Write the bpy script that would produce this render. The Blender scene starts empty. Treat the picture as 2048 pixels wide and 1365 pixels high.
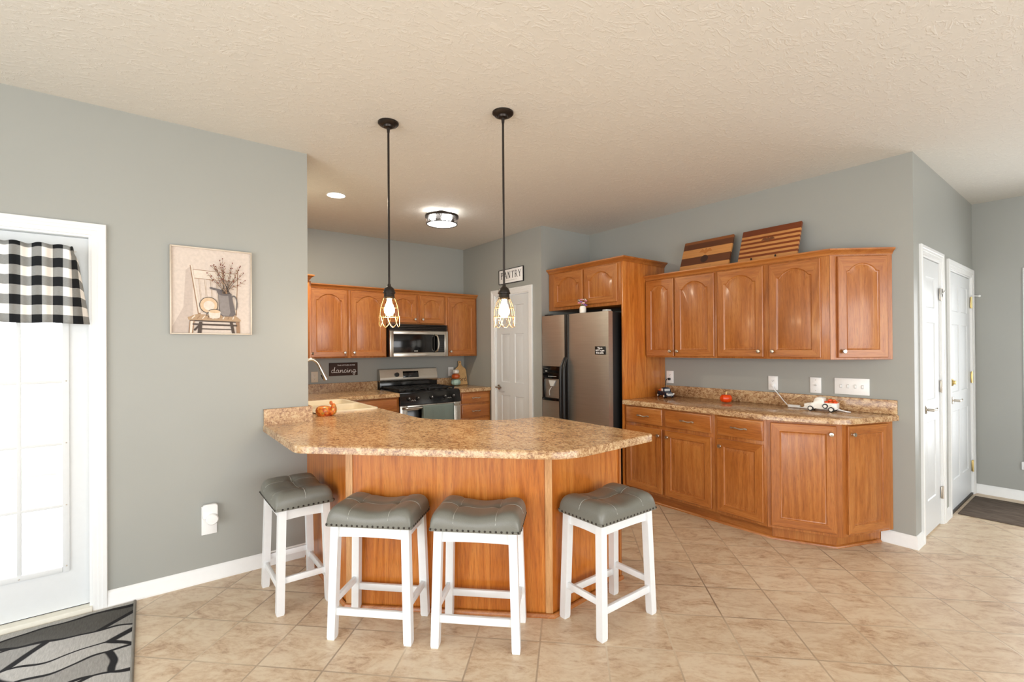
import bpy, bmesh, math, random
from mathutils import Matrix, Vector
random.seed(7)
C = bpy.context.scene.collection
PI = math.pi
scn = bpy.context.scene

# ------------------------------------------------------------------ camera
FPX, YAW, PITCH, ROLL, CAMH, CYPX = 948.16, 0.9134, 0.0037, -0.0066, 1.4032, 692.79
def make_camera():
    f = Vector((math.cos(YAW) * math.cos(PITCH), math.sin(YAW) * math.cos(PITCH), math.sin(PITCH)))
    r = f.cross(Vector((0, 0, 1))).normalized(); u = r.cross(f)
    c, s = math.cos(ROLL), math.sin(ROLL)
    r2, u2 = c * r + s * u, -s * r + c * u
    m = Matrix(((r2.x, u2.x, -f.x, 0), (r2.y, u2.y, -f.y, 0), (r2.z, u2.z, -f.z, CAMH), (0, 0, 0, 1)))
    cd = bpy.data.cameras.new('camera'); cd.sensor_fit = 'HORIZONTAL'; cd.sensor_width = 36
    cd.lens = FPX / 2048 * 36; cd.shift_y = (CYPX - 682.5) / 2048; cd.clip_start = 0.05
    o = bpy.data.objects.new('camera', cd); C.objects.link(o); o.matrix_world = m
    scn.camera = o
make_camera()

# ------------------------------------------------------------------ light, exposure
scn.view_settings.view_transform = 'Standard'; scn.view_settings.look = 'None'
scn.view_settings.gamma = 1; scn.view_settings.use_curve_mapping = False
scn.view_settings.exposure = 1.08
w = bpy.data.worlds.new('world'); scn.world = w; w.use_nodes = True
bg = w.node_tree.nodes['Background']; bg.inputs[0].default_value = (0.97, 0.985, 1.0, 1); bg.inputs[1].default_value = 3.0
scn.cycles.use_denoising = True
scn.cycles.max_bounces = 10; scn.cycles.diffuse_bounces = 6; scn.cycles.glossy_bounces = 4
scn.cycles.transparent_max_bounces = 12; scn.cycles.sample_clamp_indirect = 8
scn.cycles.caustics_reflective = False; scn.cycles.caustics_refractive = False

def window_light(name, loc, rot, sx, sy):
    """daylight portal standing in a real opening of the room"""
    l = bpy.data.lights.new(name, 'AREA'); l.shape = 'RECTANGLE'; l.size = sx; l.size_y = sy
    l.cycles.is_portal = True
    o = bpy.data.objects.new(name, l); C.objects.link(o); o.location = loc; o.rotation_euler = rot
    return o
def point_light(name, loc, power, color, r=0.03, kind='POINT', rot=(0, 0, 0)):
    l = bpy.data.lights.new(name, kind); l.energy = power; l.color = color
    if kind == 'AREA': l.shape = 'DISK'; l.size = r * 2
    else: l.shadow_soft_size = r
    o = bpy.data.objects.new(name, l); C.objects.link(o); o.location = loc; o.rotation_euler = rot
    return o

# ------------------------------------------------------------------ room measures
XL, YL = 0.8756, 3.4155      # end of the dining wall, its face
YK, XP, YA, XR = 5.506, 3.4226, 3.9005, 4.185
YR, XF, CH = 0.891, 6.23, 2.74
X0, Y0 = -3.0, -3.2          # walls behind the camera
ZT = 0.914                   # worktop height

window_light('daylight_rear', (X0 - 0.05, 0.0, 1.25), (0, -PI / 2, 0), 2.2, 4.6)
window_light('daylight_side', (1.2, Y0 - 0.05, 1.25), (PI / 2, 0, 0), 5.4, 2.2)
window_light('daylight_patio', (-0.6, YL + 0.12, 1.2), (-PI / 2, 0, 0), 0.6, 2.0)

# ------------------------------------------------------------------ materials
def lin(r, g, b):
    f = lambda v: (v / 255 / 12.92) if v / 255 <= .04045 else ((v / 255 + .055) / 1.055) ** 2.4
    return (f(r), f(g), f(b), 1)
class NT:
    def __init__(s, name):
        s.m = bpy.data.materials.new(name); s.m.use_nodes = True
        s.t = s.m.node_tree; s.n = s.t.nodes; s.b = s.n['Principled BSDF']
    def add(s, typ, **kw):
        n = s.n.new(typ)
        for k, v in kw.items():
            if k.startswith('i_'):
                k = k[2:]; n.inputs[int(k) if k.isdigit() else k.replace('_', ' ')].default_value = v
            else: setattr(n, k, v)
        return n
    def ln(s, a, b): s.t.links.new(a, b)
    def math(s, op, a, b=None, c=None):
        n = s.n.new('ShaderNodeMath'); n.operation = op
        for i, v in enumerate((a, b, c)):
            if v is None: continue
            if isinstance(v, (int, float)): n.inputs[i].default_value = v
            else: s.ln(v, n.inputs[i])
        return n.outputs[0]
    def vmath(s, op, a, b):
        n = s.n.new('ShaderNodeVectorMath'); n.operation = op
        for i, v in enumerate((a, b)):
            if isinstance(v, tuple): n.inputs[i].default_value = v
            else: s.ln(v, n.inputs[i])
        return n.outputs[0]
    def mix(s, f, a, b, typ='MIX'):
        n = s.n.new('ShaderNodeMix'); n.data_type = 'RGBA'; n.blend_type = typ
        for k, v in ((0, f), (6, a), (7, b)):
            if isinstance(v, (int, float, tuple)): n.inputs[k].default_value = v
            else: s.ln(v, n.inputs[k])
        return n.outputs[2]
    def ramp(s, f, stops, interp='LINEAR'):
        n = s.n.new('ShaderNodeValToRGB'); cr = n.color_ramp; cr.interpolation = interp
        while len(cr.elements) < len(stops): cr.elements.new(0.5)
        for e, (p, c) in zip(cr.elements, stops): e.position = p; e.color = c
        s.ln(f, n.inputs[0]); return n.outputs[0]
    def noise(s, vec, scale, detail=3, rough=.5, dist=0):
        n = s.add('ShaderNodeTexNoise'); n.inputs['Scale'].default_value = scale; n.inputs['Detail'].default_value = detail
        n.inputs['Roughness'].default_value = rough; n.inputs['Distortion'].default_value = dist
        s.ln(vec, n.inputs['Vector']); return n.outputs['Fac']
    def coord(s, scale=(1, 1, 1), rnd=0.0, kind='Object'):
        tc = s.add('ShaderNodeTexCoord'); v = tc.outputs[kind]
        if rnd:
            oi = s.add('ShaderNodeObjectInfo'); k = s.math('MULTIPLY', oi.outputs['Random'], rnd)
            cx = s.add('ShaderNodeCombineXYZ'); s.ln(k, cx.inputs[0]); s.ln(k, cx.inputs[1]); s.ln(k, cx.inputs[2])
            v = s.vmath('ADD', v, cx.outputs[0])
        if scale != (1, 1, 1): v = s.vmath('MULTIPLY', v, scale)
        return v
    def bump(s, h, strength=.2, dist=.01):
        n = s.add('ShaderNodeBump'); n.inputs['Strength'].default_value = strength; n.inputs['Distance'].default_value = dist
        s.ln(h, n.inputs['Height']); s.ln(n.outputs[0], s.b.inputs['Normal'])
    def set(s, col=None, rough=None, metal=None, spec=None, coat=None):
        if col is not None:
            if isinstance(col, tuple): s.b.inputs['Base Color'].default_value = col
            else: s.ln(col, s.b.inputs['Base Color'])
        if rough is not None:
            if isinstance(rough, (int, float)): s.b.inputs['Roughness'].default_value = rough
            else: s.ln(rough, s.b.inputs['Roughness'])
        if metal is not None: s.b.inputs['Metallic'].default_value = metal
        if spec is not None: s.b.inputs['Specular IOR Level'].default_value = spec
        if coat is not None: s.b.inputs['Coat Weight'].default_value = coat; s.b.inputs['Coat Roughness'].default_value = .15
        return s.m
def plain(name, col, rough=.5, metal=0, spec=.5, var=.04, scale=30):
    t = NT(name); v = t.coord(); n = t.noise(v, scale, 2)
    c = lin(*col); d = tuple(max(0, x * (1 - var)) for x in c[:3]) + (1,); e = tuple(min(1, x * (1 + var)) for x in c[:3]) + (1,)
    return t.set(t.ramp(n, [(.3, d), (.7, e)]), rough, metal, spec)
def glow(name, col, strength):
    t = NT(name); t.set((0, 0, 0, 1), .5); t.b.inputs['Emission Color'].default_value = col; t.b.inputs['Emission Strength'].default_value = strength
    return t.m

def oak(name, axis, dark, mid, light, rough=.34, figure=.20):
    t = NT(name); k = {'z': (1, 1, .055), 'x': (.055, 1, 1), 'y': (1, .055, 1)}[axis]
    v = t.coord(k, 9.0)
    fig = t.noise(v, 7, 2, .5, 1.2)                      # broad cathedral figure
    rings = t.math('PINGPONG', t.math('MULTIPLY', fig, 9.0), 1.0)
    fine = t.noise(v, 160, 3, .6)
    tone = t.noise(t.coord((1, 1, 1), 5.0), 2.2, 1)
    f = t.math('ADD', t.math('MULTIPLY', rings, figure), t.math('ADD', t.math('MULTIPLY', fine, .48), t.math('MULTIPLY', tone, .30)))
    col = t.ramp(f, [(.24, lin(*dark)), (.46, lin(*mid)), (.70, lin(*light))])
    pore = t.ramp(t.noise(v, 260, 2, .6), [(.36, (.62, .58, .52, 1)), (.46, (1, 1, 1, 1))])
    col = t.mix(.6, col, pore, 'MULTIPLY')
    t.bump(fine, .06, .002)
    return t.set(col, rough, 0, .5, .25)
D, MID, L = (136, 76, 28), (164, 98, 42), (182, 120, 60)
M = {}
M['oak_v'] = oak('oak_vertical', 'z', D, MID, L)
M['oak_h'] = oak('oak_horizontal', 'x', D, MID, L)
M['oak_y'] = oak('oak_depthwise', 'y', D, MID, L)
M['oak_panel'] = oak('oak_veneer', 'z', (150, 80, 24), (184, 106, 38), (200, 126, 54), .3, .30)
M['oak_pale'] = oak('oak_pale_strip', 'z', (160, 108, 62), (190, 140, 90), (206, 160, 110), .35)

def make_wall(name, col):
    t = NT(name); v = t.coord(); n = t.noise(v, 140, 3, .6); b = t.noise(v, 1.3, 2)
    c = lin(*col); d = tuple(x * .97 for x in c[:3]) + (1,)
    t.bump(n, .05, .003)
    return t.set(t.ramp(b, [(.35, d), (.65, c)]), .42, 0, .4)
M['wall'] = make_wall('grey_wall_paint', (157, 159, 154))
def make_ceiling():
    t = NT('textured_ceiling'); v = t.coord()
    n = t.noise(t.vmath('MULTIPLY', v, (1, 1.6, 1)), 16, 4, .62, 1.4); h = t.ramp(n, [(.5, (0, 0, 0, 1)), (.62, (1, 1, 1, 1))])
    t.bump(h, .30, .006)
    return t.set(t.ramp(n, [(.3, lin(212, 210, 203)), (.7, lin(219, 217, 210))]), .75, 0, .25)
M['ceiling'] = make_ceiling()
def make_floor():
    t = NT('ceramic_floor_tile'); tc = t.coord(); S = .3095
    mp = t.add('ShaderNodeMapping'); mp.vector_type = 'TEXTURE'
    mp.inputs['Location'].default_value = (2.805, .855, 0); mp.inputs['Rotation'].default_value = (0, 0, math.radians(-44.5)); mp.inputs['Scale'].default_value = (S, S, S)
    t.ln(tc, mp.inputs[0])
    fr = t.vmath('FRACTION', mp.outputs[0], (0, 0, 0)); fl = t.vmath('FLOOR', mp.outputs[0], (0, 0, 0))
    sp = t.add('ShaderNodeSeparateXYZ'); t.ln(fr, sp.inputs[0])
    dx = t.math('MINIMUM', sp.outputs[0], t.math('SUBTRACT', 1, sp.outputs[0]))
    dy = t.math('MINIMUM', sp.outputs[1], t.math('SUBTRACT', 1, sp.outputs[1]))
    d = t.math('MINIMUM', dx, dy)
    wob = t.noise(tc, 60, 2)
    d = t.math('ADD', d, t.math('MULTIPLY', t.math('SUBTRACT', wob, .5), .010))
    grout = t.ramp(d, [(.009, (0, 0, 0, 1)), (.016, (1, 1, 1, 1))])
    wn = t.add('ShaderNodeTexWhiteNoise'); wn.noise_dimensions = '3D'; t.ln(fl, wn.inputs['Vector'])
    off = t.vmath('MULTIPLY', wn.outputs['Color'], (7, 7, 7)); vv = t.vmath('ADD', t.vmath('MULTIPLY', mp.outputs[0], (.22, .42, 1)), off)
    n1 = t.noise(vv, 8, 6, .70, .9); n2 = t.noise(vv, 40, 4, .7)
    f = t.math('ADD', t.math('MULTIPLY', n1, .68), t.math('MULTIPLY', n2, .32))
    col = t.ramp(f, [(.36, lin(170, 142, 116)), (.45, lin(200, 176, 148)), (.55, lin(214, 196, 170)), (.72, lin(219, 206, 182))])
    hue = t.ramp(wn.outputs['Value'], [(0, (.93, .92, .90, 1)), (1, (1.0, 1.0, 1.0, 1))])
    col = t.mix(1.0, col, hue, 'MULTIPLY')
    gcol = t.ramp(t.noise(tc, 1.1, 2), [(.35, lin(142, 122, 102)), (.65, lin(202, 184, 158))])
    col = t.mix(grout, gcol, col)
    hgt = t.math('ADD', grout, t.math('MULTIPLY', n2, .12)); t.bump(hgt, .25, .002)
    rg = t.ramp(n2, [(.3, (.30, .30, .30, 1)), (.7, (.42, .42, .42, 1))])
    return t.set(col, rg, 0, .5)
M['floor'] = make_floor()
def make_counter():
    t = NT('speckled_laminate'); v = t.coord((1, 1, 1)); vs = t.coord((1.0, .62, 1))
    n1 = t.noise(vs, 48, 5, .68, .8); n2 = t.noise(vs, 140, 4, .6, .4); n3 = t.noise(vs, 9, 3, .5)
    f = t.math('ADD', t.math('MULTIPLY', n1, .55), t.math('ADD', t.math('MULTIPLY', n2, .3), t.math('MULTIPLY', n3, .15)))
    col = t.ramp(f, [(.35, lin(88, 64, 46)), (.43, lin(144, 106, 74)), (.50, lin(182, 146, 106)), (.57, lin(204, 176, 136)), (.70, lin(198, 184, 156))])
    spk = t.ramp(t.noise(v, 130, 3, .6), [(.62, (1, 1, 1, 1)), (.68, (.45, .36, .30, 1))])
    col = t.mix(.8, col, spk, 'MULTIPLY')
    return t.set(col, .20, 0, .5)
M['counter'] = make_counter()
M['white'] = plain('white_trim_paint', (228, 230, 230), .35, var=.01)
M['doorwhite'] = plain('white_door_paint', (212, 216, 218), .42, var=.01)
M['stoolwhite'] = plain('white_stool_paint', (228, 231, 233), .38, var=.015)
M['plastic'] = plain('white_plastic', (238, 240, 240), .3, var=.01)
M['greyplastic'] = plain('pale_grey_plastic', (190, 192, 190), .35)
M['ivory'] = plain('almond_plastic', (214, 204, 186), .35, var=.01)
M['nickel'] = plain('brushed_nickel', (200, 192, 180), .28, 1, var=.03)
M['brass'] = plain('brass_hinge', (205, 185, 130), .3, 1, var=.03)
M['chrome'] = plain('chrome', (214, 214, 212), .12, 1, var=.01)
M['bronze'] = plain('oil_rubbed_bronze', (52, 46, 42), .38, .7, var=.08)
M['bronzecage'] = plain('bronze_cage_wire', (150, 122, 84), .35, .8, var=.08)
M['black'] = plain('black_plastic', (16, 16, 17), .35, var=.05)
M['blackgloss'] = plain('black_enamel', (9, 9, 10), .12, var=.03)
M['iron'] = plain('cast_iron', (20, 20, 21), .6, var=.1)
M['darkgrey'] = plain('dark_grey_fridge_side', (14, 14, 15), .45, var=.05)
M['cream'] = plain('cream_composite_sink', (228, 216, 192), .25, var=.015)
M['green'] = plain('sage_cloth', (112, 126, 122), .9, var=.1, scale=300)
def steel(name, col, rough, axis):
    t = NT(name); v = t.coord(axis); n = t.noise(v, 90, 2)
    c = lin(*col); d = tuple(x * .93 for x in c[:3]) + (1,)
    t.bump(n, .015, .001)
    return t.set(t.ramp(n, [(.3, d), (.7, c)]), rough, 1)
M['steel_v'] = steel('stainless_steel_door', (208, 204, 196), .40, (.03, 1, 1))
M['steel'] = steel('stainless_steel', (190, 184, 174), .26, (.04, 1, 1))
def leather():
    t = NT('grey_leatherette'); v = t.coord(); n = t.noise(v, 320, 3, .6)
    t.bump(n, .10, .002)
    return t.set(t.ramp(n, [(.3, lin(106, 106, 98)), (.7, lin(115, 115, 107))]), .36, 0, .5)
M['leather'] = leather()
M['stitch'] = plain('pale_stitching', (176, 178, 170), .8)
M['nail'] = plain('dark_nailhead', (60, 56, 52), .25, .9)
def glass():
    t = NT('clear_glass'); tr = t.add('ShaderNodeBsdfTransparent'); gl = t.add('ShaderNodeBsdfGlossy'); gl.inputs['Roughness'].default_value = .02
    fr = t.add('ShaderNodeLayerWeight'); fr.inputs[0].default_value = .12; mx = t.add('ShaderNodeMixShader')
    t.ln(t.math('MULTIPLY', fr.outputs[0], .6), mx.inputs[0]); t.ln(tr.outputs[0], mx.inputs[1]); t.ln(gl.outputs[0], mx.inputs[2])
    t.ln(mx.outputs[0], t.n['Material Output'].inputs[0]); return t.m
M['glass'] = glass()
M['bulb'] = glow('warm_bulb_glow', (1.0, .74, .42, 1), 22)
M['coolbulb'] = glow('cool_bulb_glow', (1.0, .96, .90, 1), 30)
M['diffuser'] = glow('lit_diffuser_glow', (1.0, .97, .93, 1), 2.2)
M['canlens'] = glow('recessed_lens_glow', (1.0, .93, .82, 1), 9)
M['clock'] = glow('range_clock_glow', (.25, .10, .05, 1), .02)

# ------------------------------------------------------------------ mesh helpers
def xf(loc=(0, 0, 0), rot=(0, 0, 0)):
    return Matrix.Translation(loc) @ Matrix.Rotation(rot[2], 4, 'Z') @ Matrix.Rotation(rot[1], 4, 'Y') @ Matrix.Rotation(rot[0], 4, 'X')
def catmull(pts, n=6, closed=False):
    P = [Vector(p) for p in pts]; out = []; m = len(P)
    for i in range(m if closed else m - 1):
        a, b, c, d = (P[(i - 1) % m], P[i], P[(i + 1) % m], P[(i + 2) % m]) if closed else (P[max(i - 1, 0)], P[i], P[i + 1], P[min(i + 2, m - 1)])
        for k in range(n):
            t = k / n
            out.append(.5 * (2 * b + (c - a) * t + (2 * a - 5 * b + 4 * c - d) * t * t + (3 * b - a - 3 * c + d) * t ** 3))
    if not closed: out.append(P[-1])
    return out
def inset(poly, d):
    """offset a closed 2D polygon (counter-clockwise) inward by d"""
    n = len(poly); out = []
    for i in range(n):
        p0, p1, p2 = Vector(poly[i - 1]), Vector(poly[i]), Vector(poly[(i + 1) % n])
        a = (p1 - p0).normalized(); b = (p2 - p1).normalized()
        na, nb = Vector((-a.y, a.x)), Vector((-b.y, b.x)); m = na + nb
        k = d / max(.3, (1 + na.dot(nb)) / 1) if m.length > 1e-6 else 0
        out.append((p1.x + m.x * k, p1.y + m.y * k))
    return out
def rounded(pts, radii, seg=5):
    n = len(pts); out = []
    for i in range(n):
        p0, p1, p2 = Vector(pts[i - 1]), Vector(pts[i]), Vector(pts[(i + 1) % n]); r = radii[i]
        if r <= 0: out.append(tuple(p1)); continue
        a = p1 + (p0 - p1).normalized() * r; b = p1 + (p2 - p1).normalized() * r
        for k in range(seg + 1):
            t = k / seg; q = (1 - t) ** 2 * a + 2 * t * (1 - t) * p1 + t * t * b; out.append((q.x, q.y))
    return out
def ccw(p):
    s = sum(p[i - 1][0] * p[i][1] - p[i][0] * p[i - 1][1] for i in range(len(p)))
    return p if s > 0 else p[::-1]
class MB:
    def __init__(s): s.bm = bmesh.new(); s.mats = []
    def _mi(s, faces, mat):
        if mat is None: return
        if mat not in s.mats: s.mats.append(mat)
        i = s.mats.index(mat)
        for f in faces: f.material_index = i
    def box(s, x0, y0, z0, x1, y1, z1, bev=0, mat=None, m=None, seg=2):
        b = bmesh.new(); bmesh.ops.create_cube(b, size=1)
        for v in b.verts: v.co = Vector(((x0 + x1) / 2 + v.co.x * abs(x1 - x0), (y0 + y1) / 2 + v.co.y * abs(y1 - y0), (z0 + z1) / 2 + v.co.z * abs(z1 - z0)))
        if bev > 0: bmesh.ops.bevel(b, geom=list(b.edges), offset=bev, segments=seg, affect='EDGES', profile=.5)
        s.merge(b, mat, m); return s
    def merge(s, b, mat=None, m=None):
        if m is not None: b.transform(m)
        mp = {v: s.bm.verts.new(v.co) for v in b.verts}; nf = []
        for f in b.faces:
            try: nf.append(s.bm.faces.new([mp[v] for v in f.verts]))
            except ValueError: pass
        s._mi(nf, mat); b.free()
    def loops(s, loops, closed=True, cap0=True, cap1=True, mat=None, m=None):
        """skin a list of rings, each a list of points"""
        b = bmesh.new(); R = [[b.verts.new(p) for p in l] for l in loops]; n = len(R[0])
        for a, c in zip(R, R[1:]):
            for i in range(n if closed else n - 1):
                j = (i + 1) % n
                try: b.faces.new((a[i], a[j], c[j], c[i]))
                except ValueError: pass
        if cap0 and n > 2: b.faces.new(R[0][::-1])
        if cap1 and n > 2: b.faces.new(R[-1])
        bmesh.ops.remove_doubles(b, verts=b.verts, dist=1e-6)
        bmesh.ops.recalc_face_normals(b, faces=b.faces)
        s.merge(b, mat, m); return s
    def prism(s, poly, z0, z1, bev=0, mat=None, m=None):
        poly = ccw(list(poly))
        if bev > 0:
            q = inset(poly, bev); L = [[(x, y, z0 + bev) for x, y in poly], [(x, y, z1 - bev) for x, y in poly]]
            L = [[(x, y, z0) for x, y in q]] + L + [[(x, y, z1) for x, y in q]]
        else: L = [[(x, y, z0) for x, y in poly], [(x, y, z1) for x, y in poly]]
        return s.loops(L, mat=mat, m=m)
    def slab(s, poly, z0, z1, hole=None, r=.006, mat=None):
        poly = ccw(list(poly)); q = inset(poly, r * .35); q2 = inset(poly, r)
        L = [[(x, y, z0) for x, y in poly], [(x, y, z1 - r) for x, y in poly], [(x, y, z1 - r * .35) for x, y in q], [(x, y, z1) for x, y in q2]]
        if not hole: return s.loops(L, mat=mat)
        s.loops(L, cap0=False, cap1=False, mat=mat)
        for z, ol in ((z1, q2), (z0, poly)):
            b = bmesh.new(); es = []
            for lp in (ol, hole):
                vs = [b.verts.new((x, y, z)) for x, y in lp]
                es += [b.edges.new((vs[i - 1], vs[i])) for i in range(len(vs))]
            bmesh.ops.triangle_fill(b, edges=es, use_beauty=True); bmesh.ops.recalc_face_normals(b, faces=b.faces)
            s.merge(b, mat)
        return s.loops([[(x, y, z0) for x, y in hole], [(x, y, z1) for x, y in hole]], cap0=False, cap1=False, mat=mat)
    def tube(s, path, r, n=8, closed=False, mat=None, m=None):
        P = [Vector(p) for p in path]; K = len(P); rr = r if isinstance(r, (list, tuple)) else [r] * K
        L = []; up = None
        for i in range(K):
            t = (P[(i + 1) % K] - P[i - 1]) if closed else (P[min(i + 1, K - 1)] - P[max(i - 1, 0)])
            t = t.normalized() if t.length > 1e-9 else Vector((0, 0, 1))
            if up is None: up = t.orthogonal().normalized()
            up = (up - t * up.dot(t)); up = up.normalized() if up.length > 1e-6 else t.orthogonal().normalized()
            sd = t.cross(up)
            L.append([P[i] + rr[i] * (math.cos(2 * PI * k / n) * up + math.sin(2 * PI * k / n) * sd) for k in range(n)])
        if closed: L.append(L[0])
        return s.loops(L, cap0=not closed, cap1=not closed, mat=mat, m=m)
    def lathe(s, prof, n=24, mat=None, m=None, fz=None):
        L = []
        for r, z in prof:
            r = max(r, 1e-5)
            L.append([(r * math.cos(2 * PI * k / n) * (fz(k / n, z) if fz else 1), r * math.sin(2 * PI * k / n) * (fz(k / n, z) if fz else 1), z) for k in range(n)])
        return s.loops(L, mat=mat, m=m)
    def sweep(s, prof, path, z=0, mat=None, closed=False):
        """prof: (out,up) pairs; path: 2D polyline; out is to the right of the travel direction"""
        n = len(path); L = []
        for i in range(n):
            p = Vector(path[i]); d = []
            if i > 0 or closed: d.append((p - Vector(path[i - 1])).normalized())
            if i < n - 1 or closed: d.append((Vector(path[(i + 1) % n]) - p).normalized())
            ns = [Vector((t.y, -t.x)) for t in d]; m = sum(ns, Vector((0, 0))); m = m / (m.length ** 2) * len(ns) if len(ns) == 2 else m
            if len(ns) == 2:
                m = (ns[0] + ns[1]); m = m / max(.2, (1 + ns[0].dot(ns[1])))
            L.append([(p.x + m.x * o, p.y + m.y * o, z + u) for o, u in prof])
        if closed: L.append(L[0])
        return s.loops(L, cap0=not closed, cap1=not closed, mat=mat)
    def ball(s, c, rx, ry=None, rz=None, mat=None, seg=16, rings=10, m=None):
        b = bmesh.new(); bmesh.ops.create_uvsphere(b, u_segments=seg, v_segments=rings, radius=1)
        ry = ry or rx; rz = rz or rx
        for v in b.verts: v.co = Vector((c[0] + v.co.x * rx, c[1] + v.co.y * ry, c[2] + v.co.z * rz))
        s.merge(b, mat, m); return s
    def face(s, pts, mat=None):
        f = s.bm.faces.new([s.bm.verts.new(p) for p in pts]); s._mi([f], mat); return s
    def build(s, name, mat=None, parent=None, ang=35):
        me = bpy.data.meshes.new(name); s.bm.normal_update(); s.bm.to_mesh(me); s.bm.free()
        mats = s.mats if s.mats else [mat]
        for k in mats: me.materials.append(k if not isinstance(k, str) else M[k])
        me.polygons.foreach_set('use_smooth', [True] * len(me.polygons)); me.set_sharp_from_angle(angle=math.radians(ang))
        o = bpy.data.objects.new(name, me); C.objects.link(o)
        if parent: o.parent = parent
        return o
def tag(o, label, cat=None, group=None):
    o['label'] = label
    if cat: o['category'] = cat
    if group: o['group'] = group
    return o
def thing(name, label, cat, loc=(0, 0, 0), rz=0, group=None):
    o = bpy.data.objects.new(name, None); C.objects.link(o); o.empty_display_size = .1
    o.location = loc; o.rotation_euler = (0, 0, rz); return tag(o, label, cat, group)
def struct(o): o['kind'] = 'structure'; return o
def troot(name, loc=(0, 0, 0), rz=0):
    o = bpy.data.objects.new(name, None); C.objects.link(o); o.location = loc; o.rotation_euler = (0, 0, rz); return struct(o)
def text_mesh(name, s, size, mat, parent, m, ext=.0006, shear=0, sx=1.0, bold=0, align='CENTER'):
    cu = bpy.data.curves.new(name, 'FONT'); cu.body = s; cu.size = size; cu.extrude = ext; cu.shear = shear; cu.offset = bold
    cu.align_x = align; cu.align_y = 'CENTER'
    t = bpy.data.objects.new(name + '_c', cu); C.objects.link(t)
    me = bpy.data.meshes.new_from_object(t.evaluated_get(bpy.context.evaluated_depsgraph_get()))
    bpy.data.objects.remove(t); bpy.data.curves.remove(cu); me.name = name
    me.transform(m @ Matrix.Diagonal((sx, 1, 1, 1))); me.materials.clear(); me.materials.append(M[mat] if isinstance(mat, str) else mat)
    o = bpy.data.objects.new(name, me); C.objects.link(o); o.parent = parent; return o
FRONT = Matrix.Rotation(PI / 2, 4, 'X')     # text plane -> local xz, facing -y
def SL(x, y, z): return Matrix.Translation((x, y, z)) @ FRONT

# ================================================================== ROOM SHELL
T = .115
def wall(name, boxes):
    b = MB()
    for q in boxes: b.box(*q)
    return struct(b.build(name, 'wall'))
for nm, z0, z1 in (('floor', -.06, 0), ('ceiling', CH, CH + .1)):
    struct(MB().box(X0 - T, Y0 - T, z0, XF + T, YL + T, z1).box(XL - T, YL + T, z0, XF + T, YK + T, z1).build(nm, nm))
DX0, DX1, DZ = -.965, -.232, 2.028
wall('wall_left', [(X0 - T, YL, 0, DX0, YL + T, CH), (DX1, YL, 0, XL, YL + T, CH), (DX0, YL, DZ, DX1, YL + T, CH)])
wall('wall_kitchen', [(XL - T, YL + T, 0, XL, YK + T, CH)])
wall('wall_back', [(XL, YK, 0, XP + T, YK + T, CH)])
PY0, PY1, PZ = 4.115, 4.775, 2.045
wall('wall_pantry', [(XP, YA, 0, XP + T, PY0, CH), (XP, PY1, 0, XP + T, YK, CH), (XP, PY0, PZ, XP + T, PY1, CH)])
wall('wall_alcove', [(XP + T, YA, 0, XR + T, YA + T, CH)])
wall('wall_right', [(XR, YR, 0, XR + T, YA, CH)])
C0, C1, CZ = 4.395, 4.94, 2.055
G0, G1, GZ = 5.245, 6.14, 2.035
wall('wall_hall', [(XR + T, YR, 0, C0, YR + T, CH), (C1, YR, 0, G0, YR + T, CH), (G1, YR, 0, XF + T, YR + T, CH), (C0, YR, CZ, C1, YR + T, CH), (G0, YR, GZ, G1, YR + T, CH)])
wall('wall_far', [(XF, Y0 - T, 0, XF + T, -.5, CH), (XF, .50, 0, XF + T, YR, CH), (XF, -.5, 2.03, XF + T, .50, CH), (XF, -.5, 0, XF + T, .50, .35)])
wall('wall_rear', [(X0 - T, Y0 - T, 0, X0, -2.3, CH), (X0 - T, 2.3, 0, X0, YL, CH), (X0 - T, -2.3, 2.35, X0, 2.3, CH), (X0 - T, -2.3, 0, X0, 2.3, .15)])
wall('wall_side', [(X0, Y0 - T, 0, -1.5, Y0, CH), (3.9, Y0 - T, 0, XF, Y0, CH), (-1.5, Y0 - T, 2.35, 3.9, Y0, CH), (-1.5, Y0 - T, 0, 3.9, Y0, .15)])
# window frames behind the camera and on the far wall
def bars(b, along, fixed, a0, a1, z0, z1, n, w=.05, d=.06):
    for i in range(n + 1):
        a = a0 + (a1 - a0) * i / n
        q = (a - w / 2, fixed - d / 2, z0, a + w / 2, fixed + d / 2, z1) if along == 'x' else (fixed - d / 2, a - w / 2, z0, fixed + d / 2, a + w / 2, z1)
        b.box(*q)
    for z in (z0, z1):
        q = (a0, fixed - d / 2, z - w / 2, a1, fixed + d / 2, z + w / 2) if along == 'x' else (fixed - d / 2, a0, z - w / 2, fixed + d / 2, a1, z + w / 2)
        b.box(*q)
b = MB(); bars(b, 'y', X0 - .06, -2.28, 2.28, .17, 2.33, 3); struct(b.build('window_1', 'white'))
b = MB(); bars(b, 'x', Y0 - .06, -1.48, 3.88, .17, 2.33, 4); struct(b.build('window_2', 'white'))
w3 = troot('window_3', (XF, 0, 0))
b = MB()
for q in ((-.015, .50, .28, 0, .563, 2.092), (-.015, -.563, .28, 0, -.50, 2.092), (-.015, -.50, 2.03, 0, .50, 2.092), (-.02, -.58, .28, 0, .58, .35)): b.box(*q, bev=.003)
b.build('casing', 'white', w3)
b = MB(); bars(b, 'y', .06, -.48, .48, .37, 2.01, 2); b.build('window_frame', 'white', w3)
MB().box(.075, -.47, .38, .08, .47, 2.0).build('pane', 'glass', w3)

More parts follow.
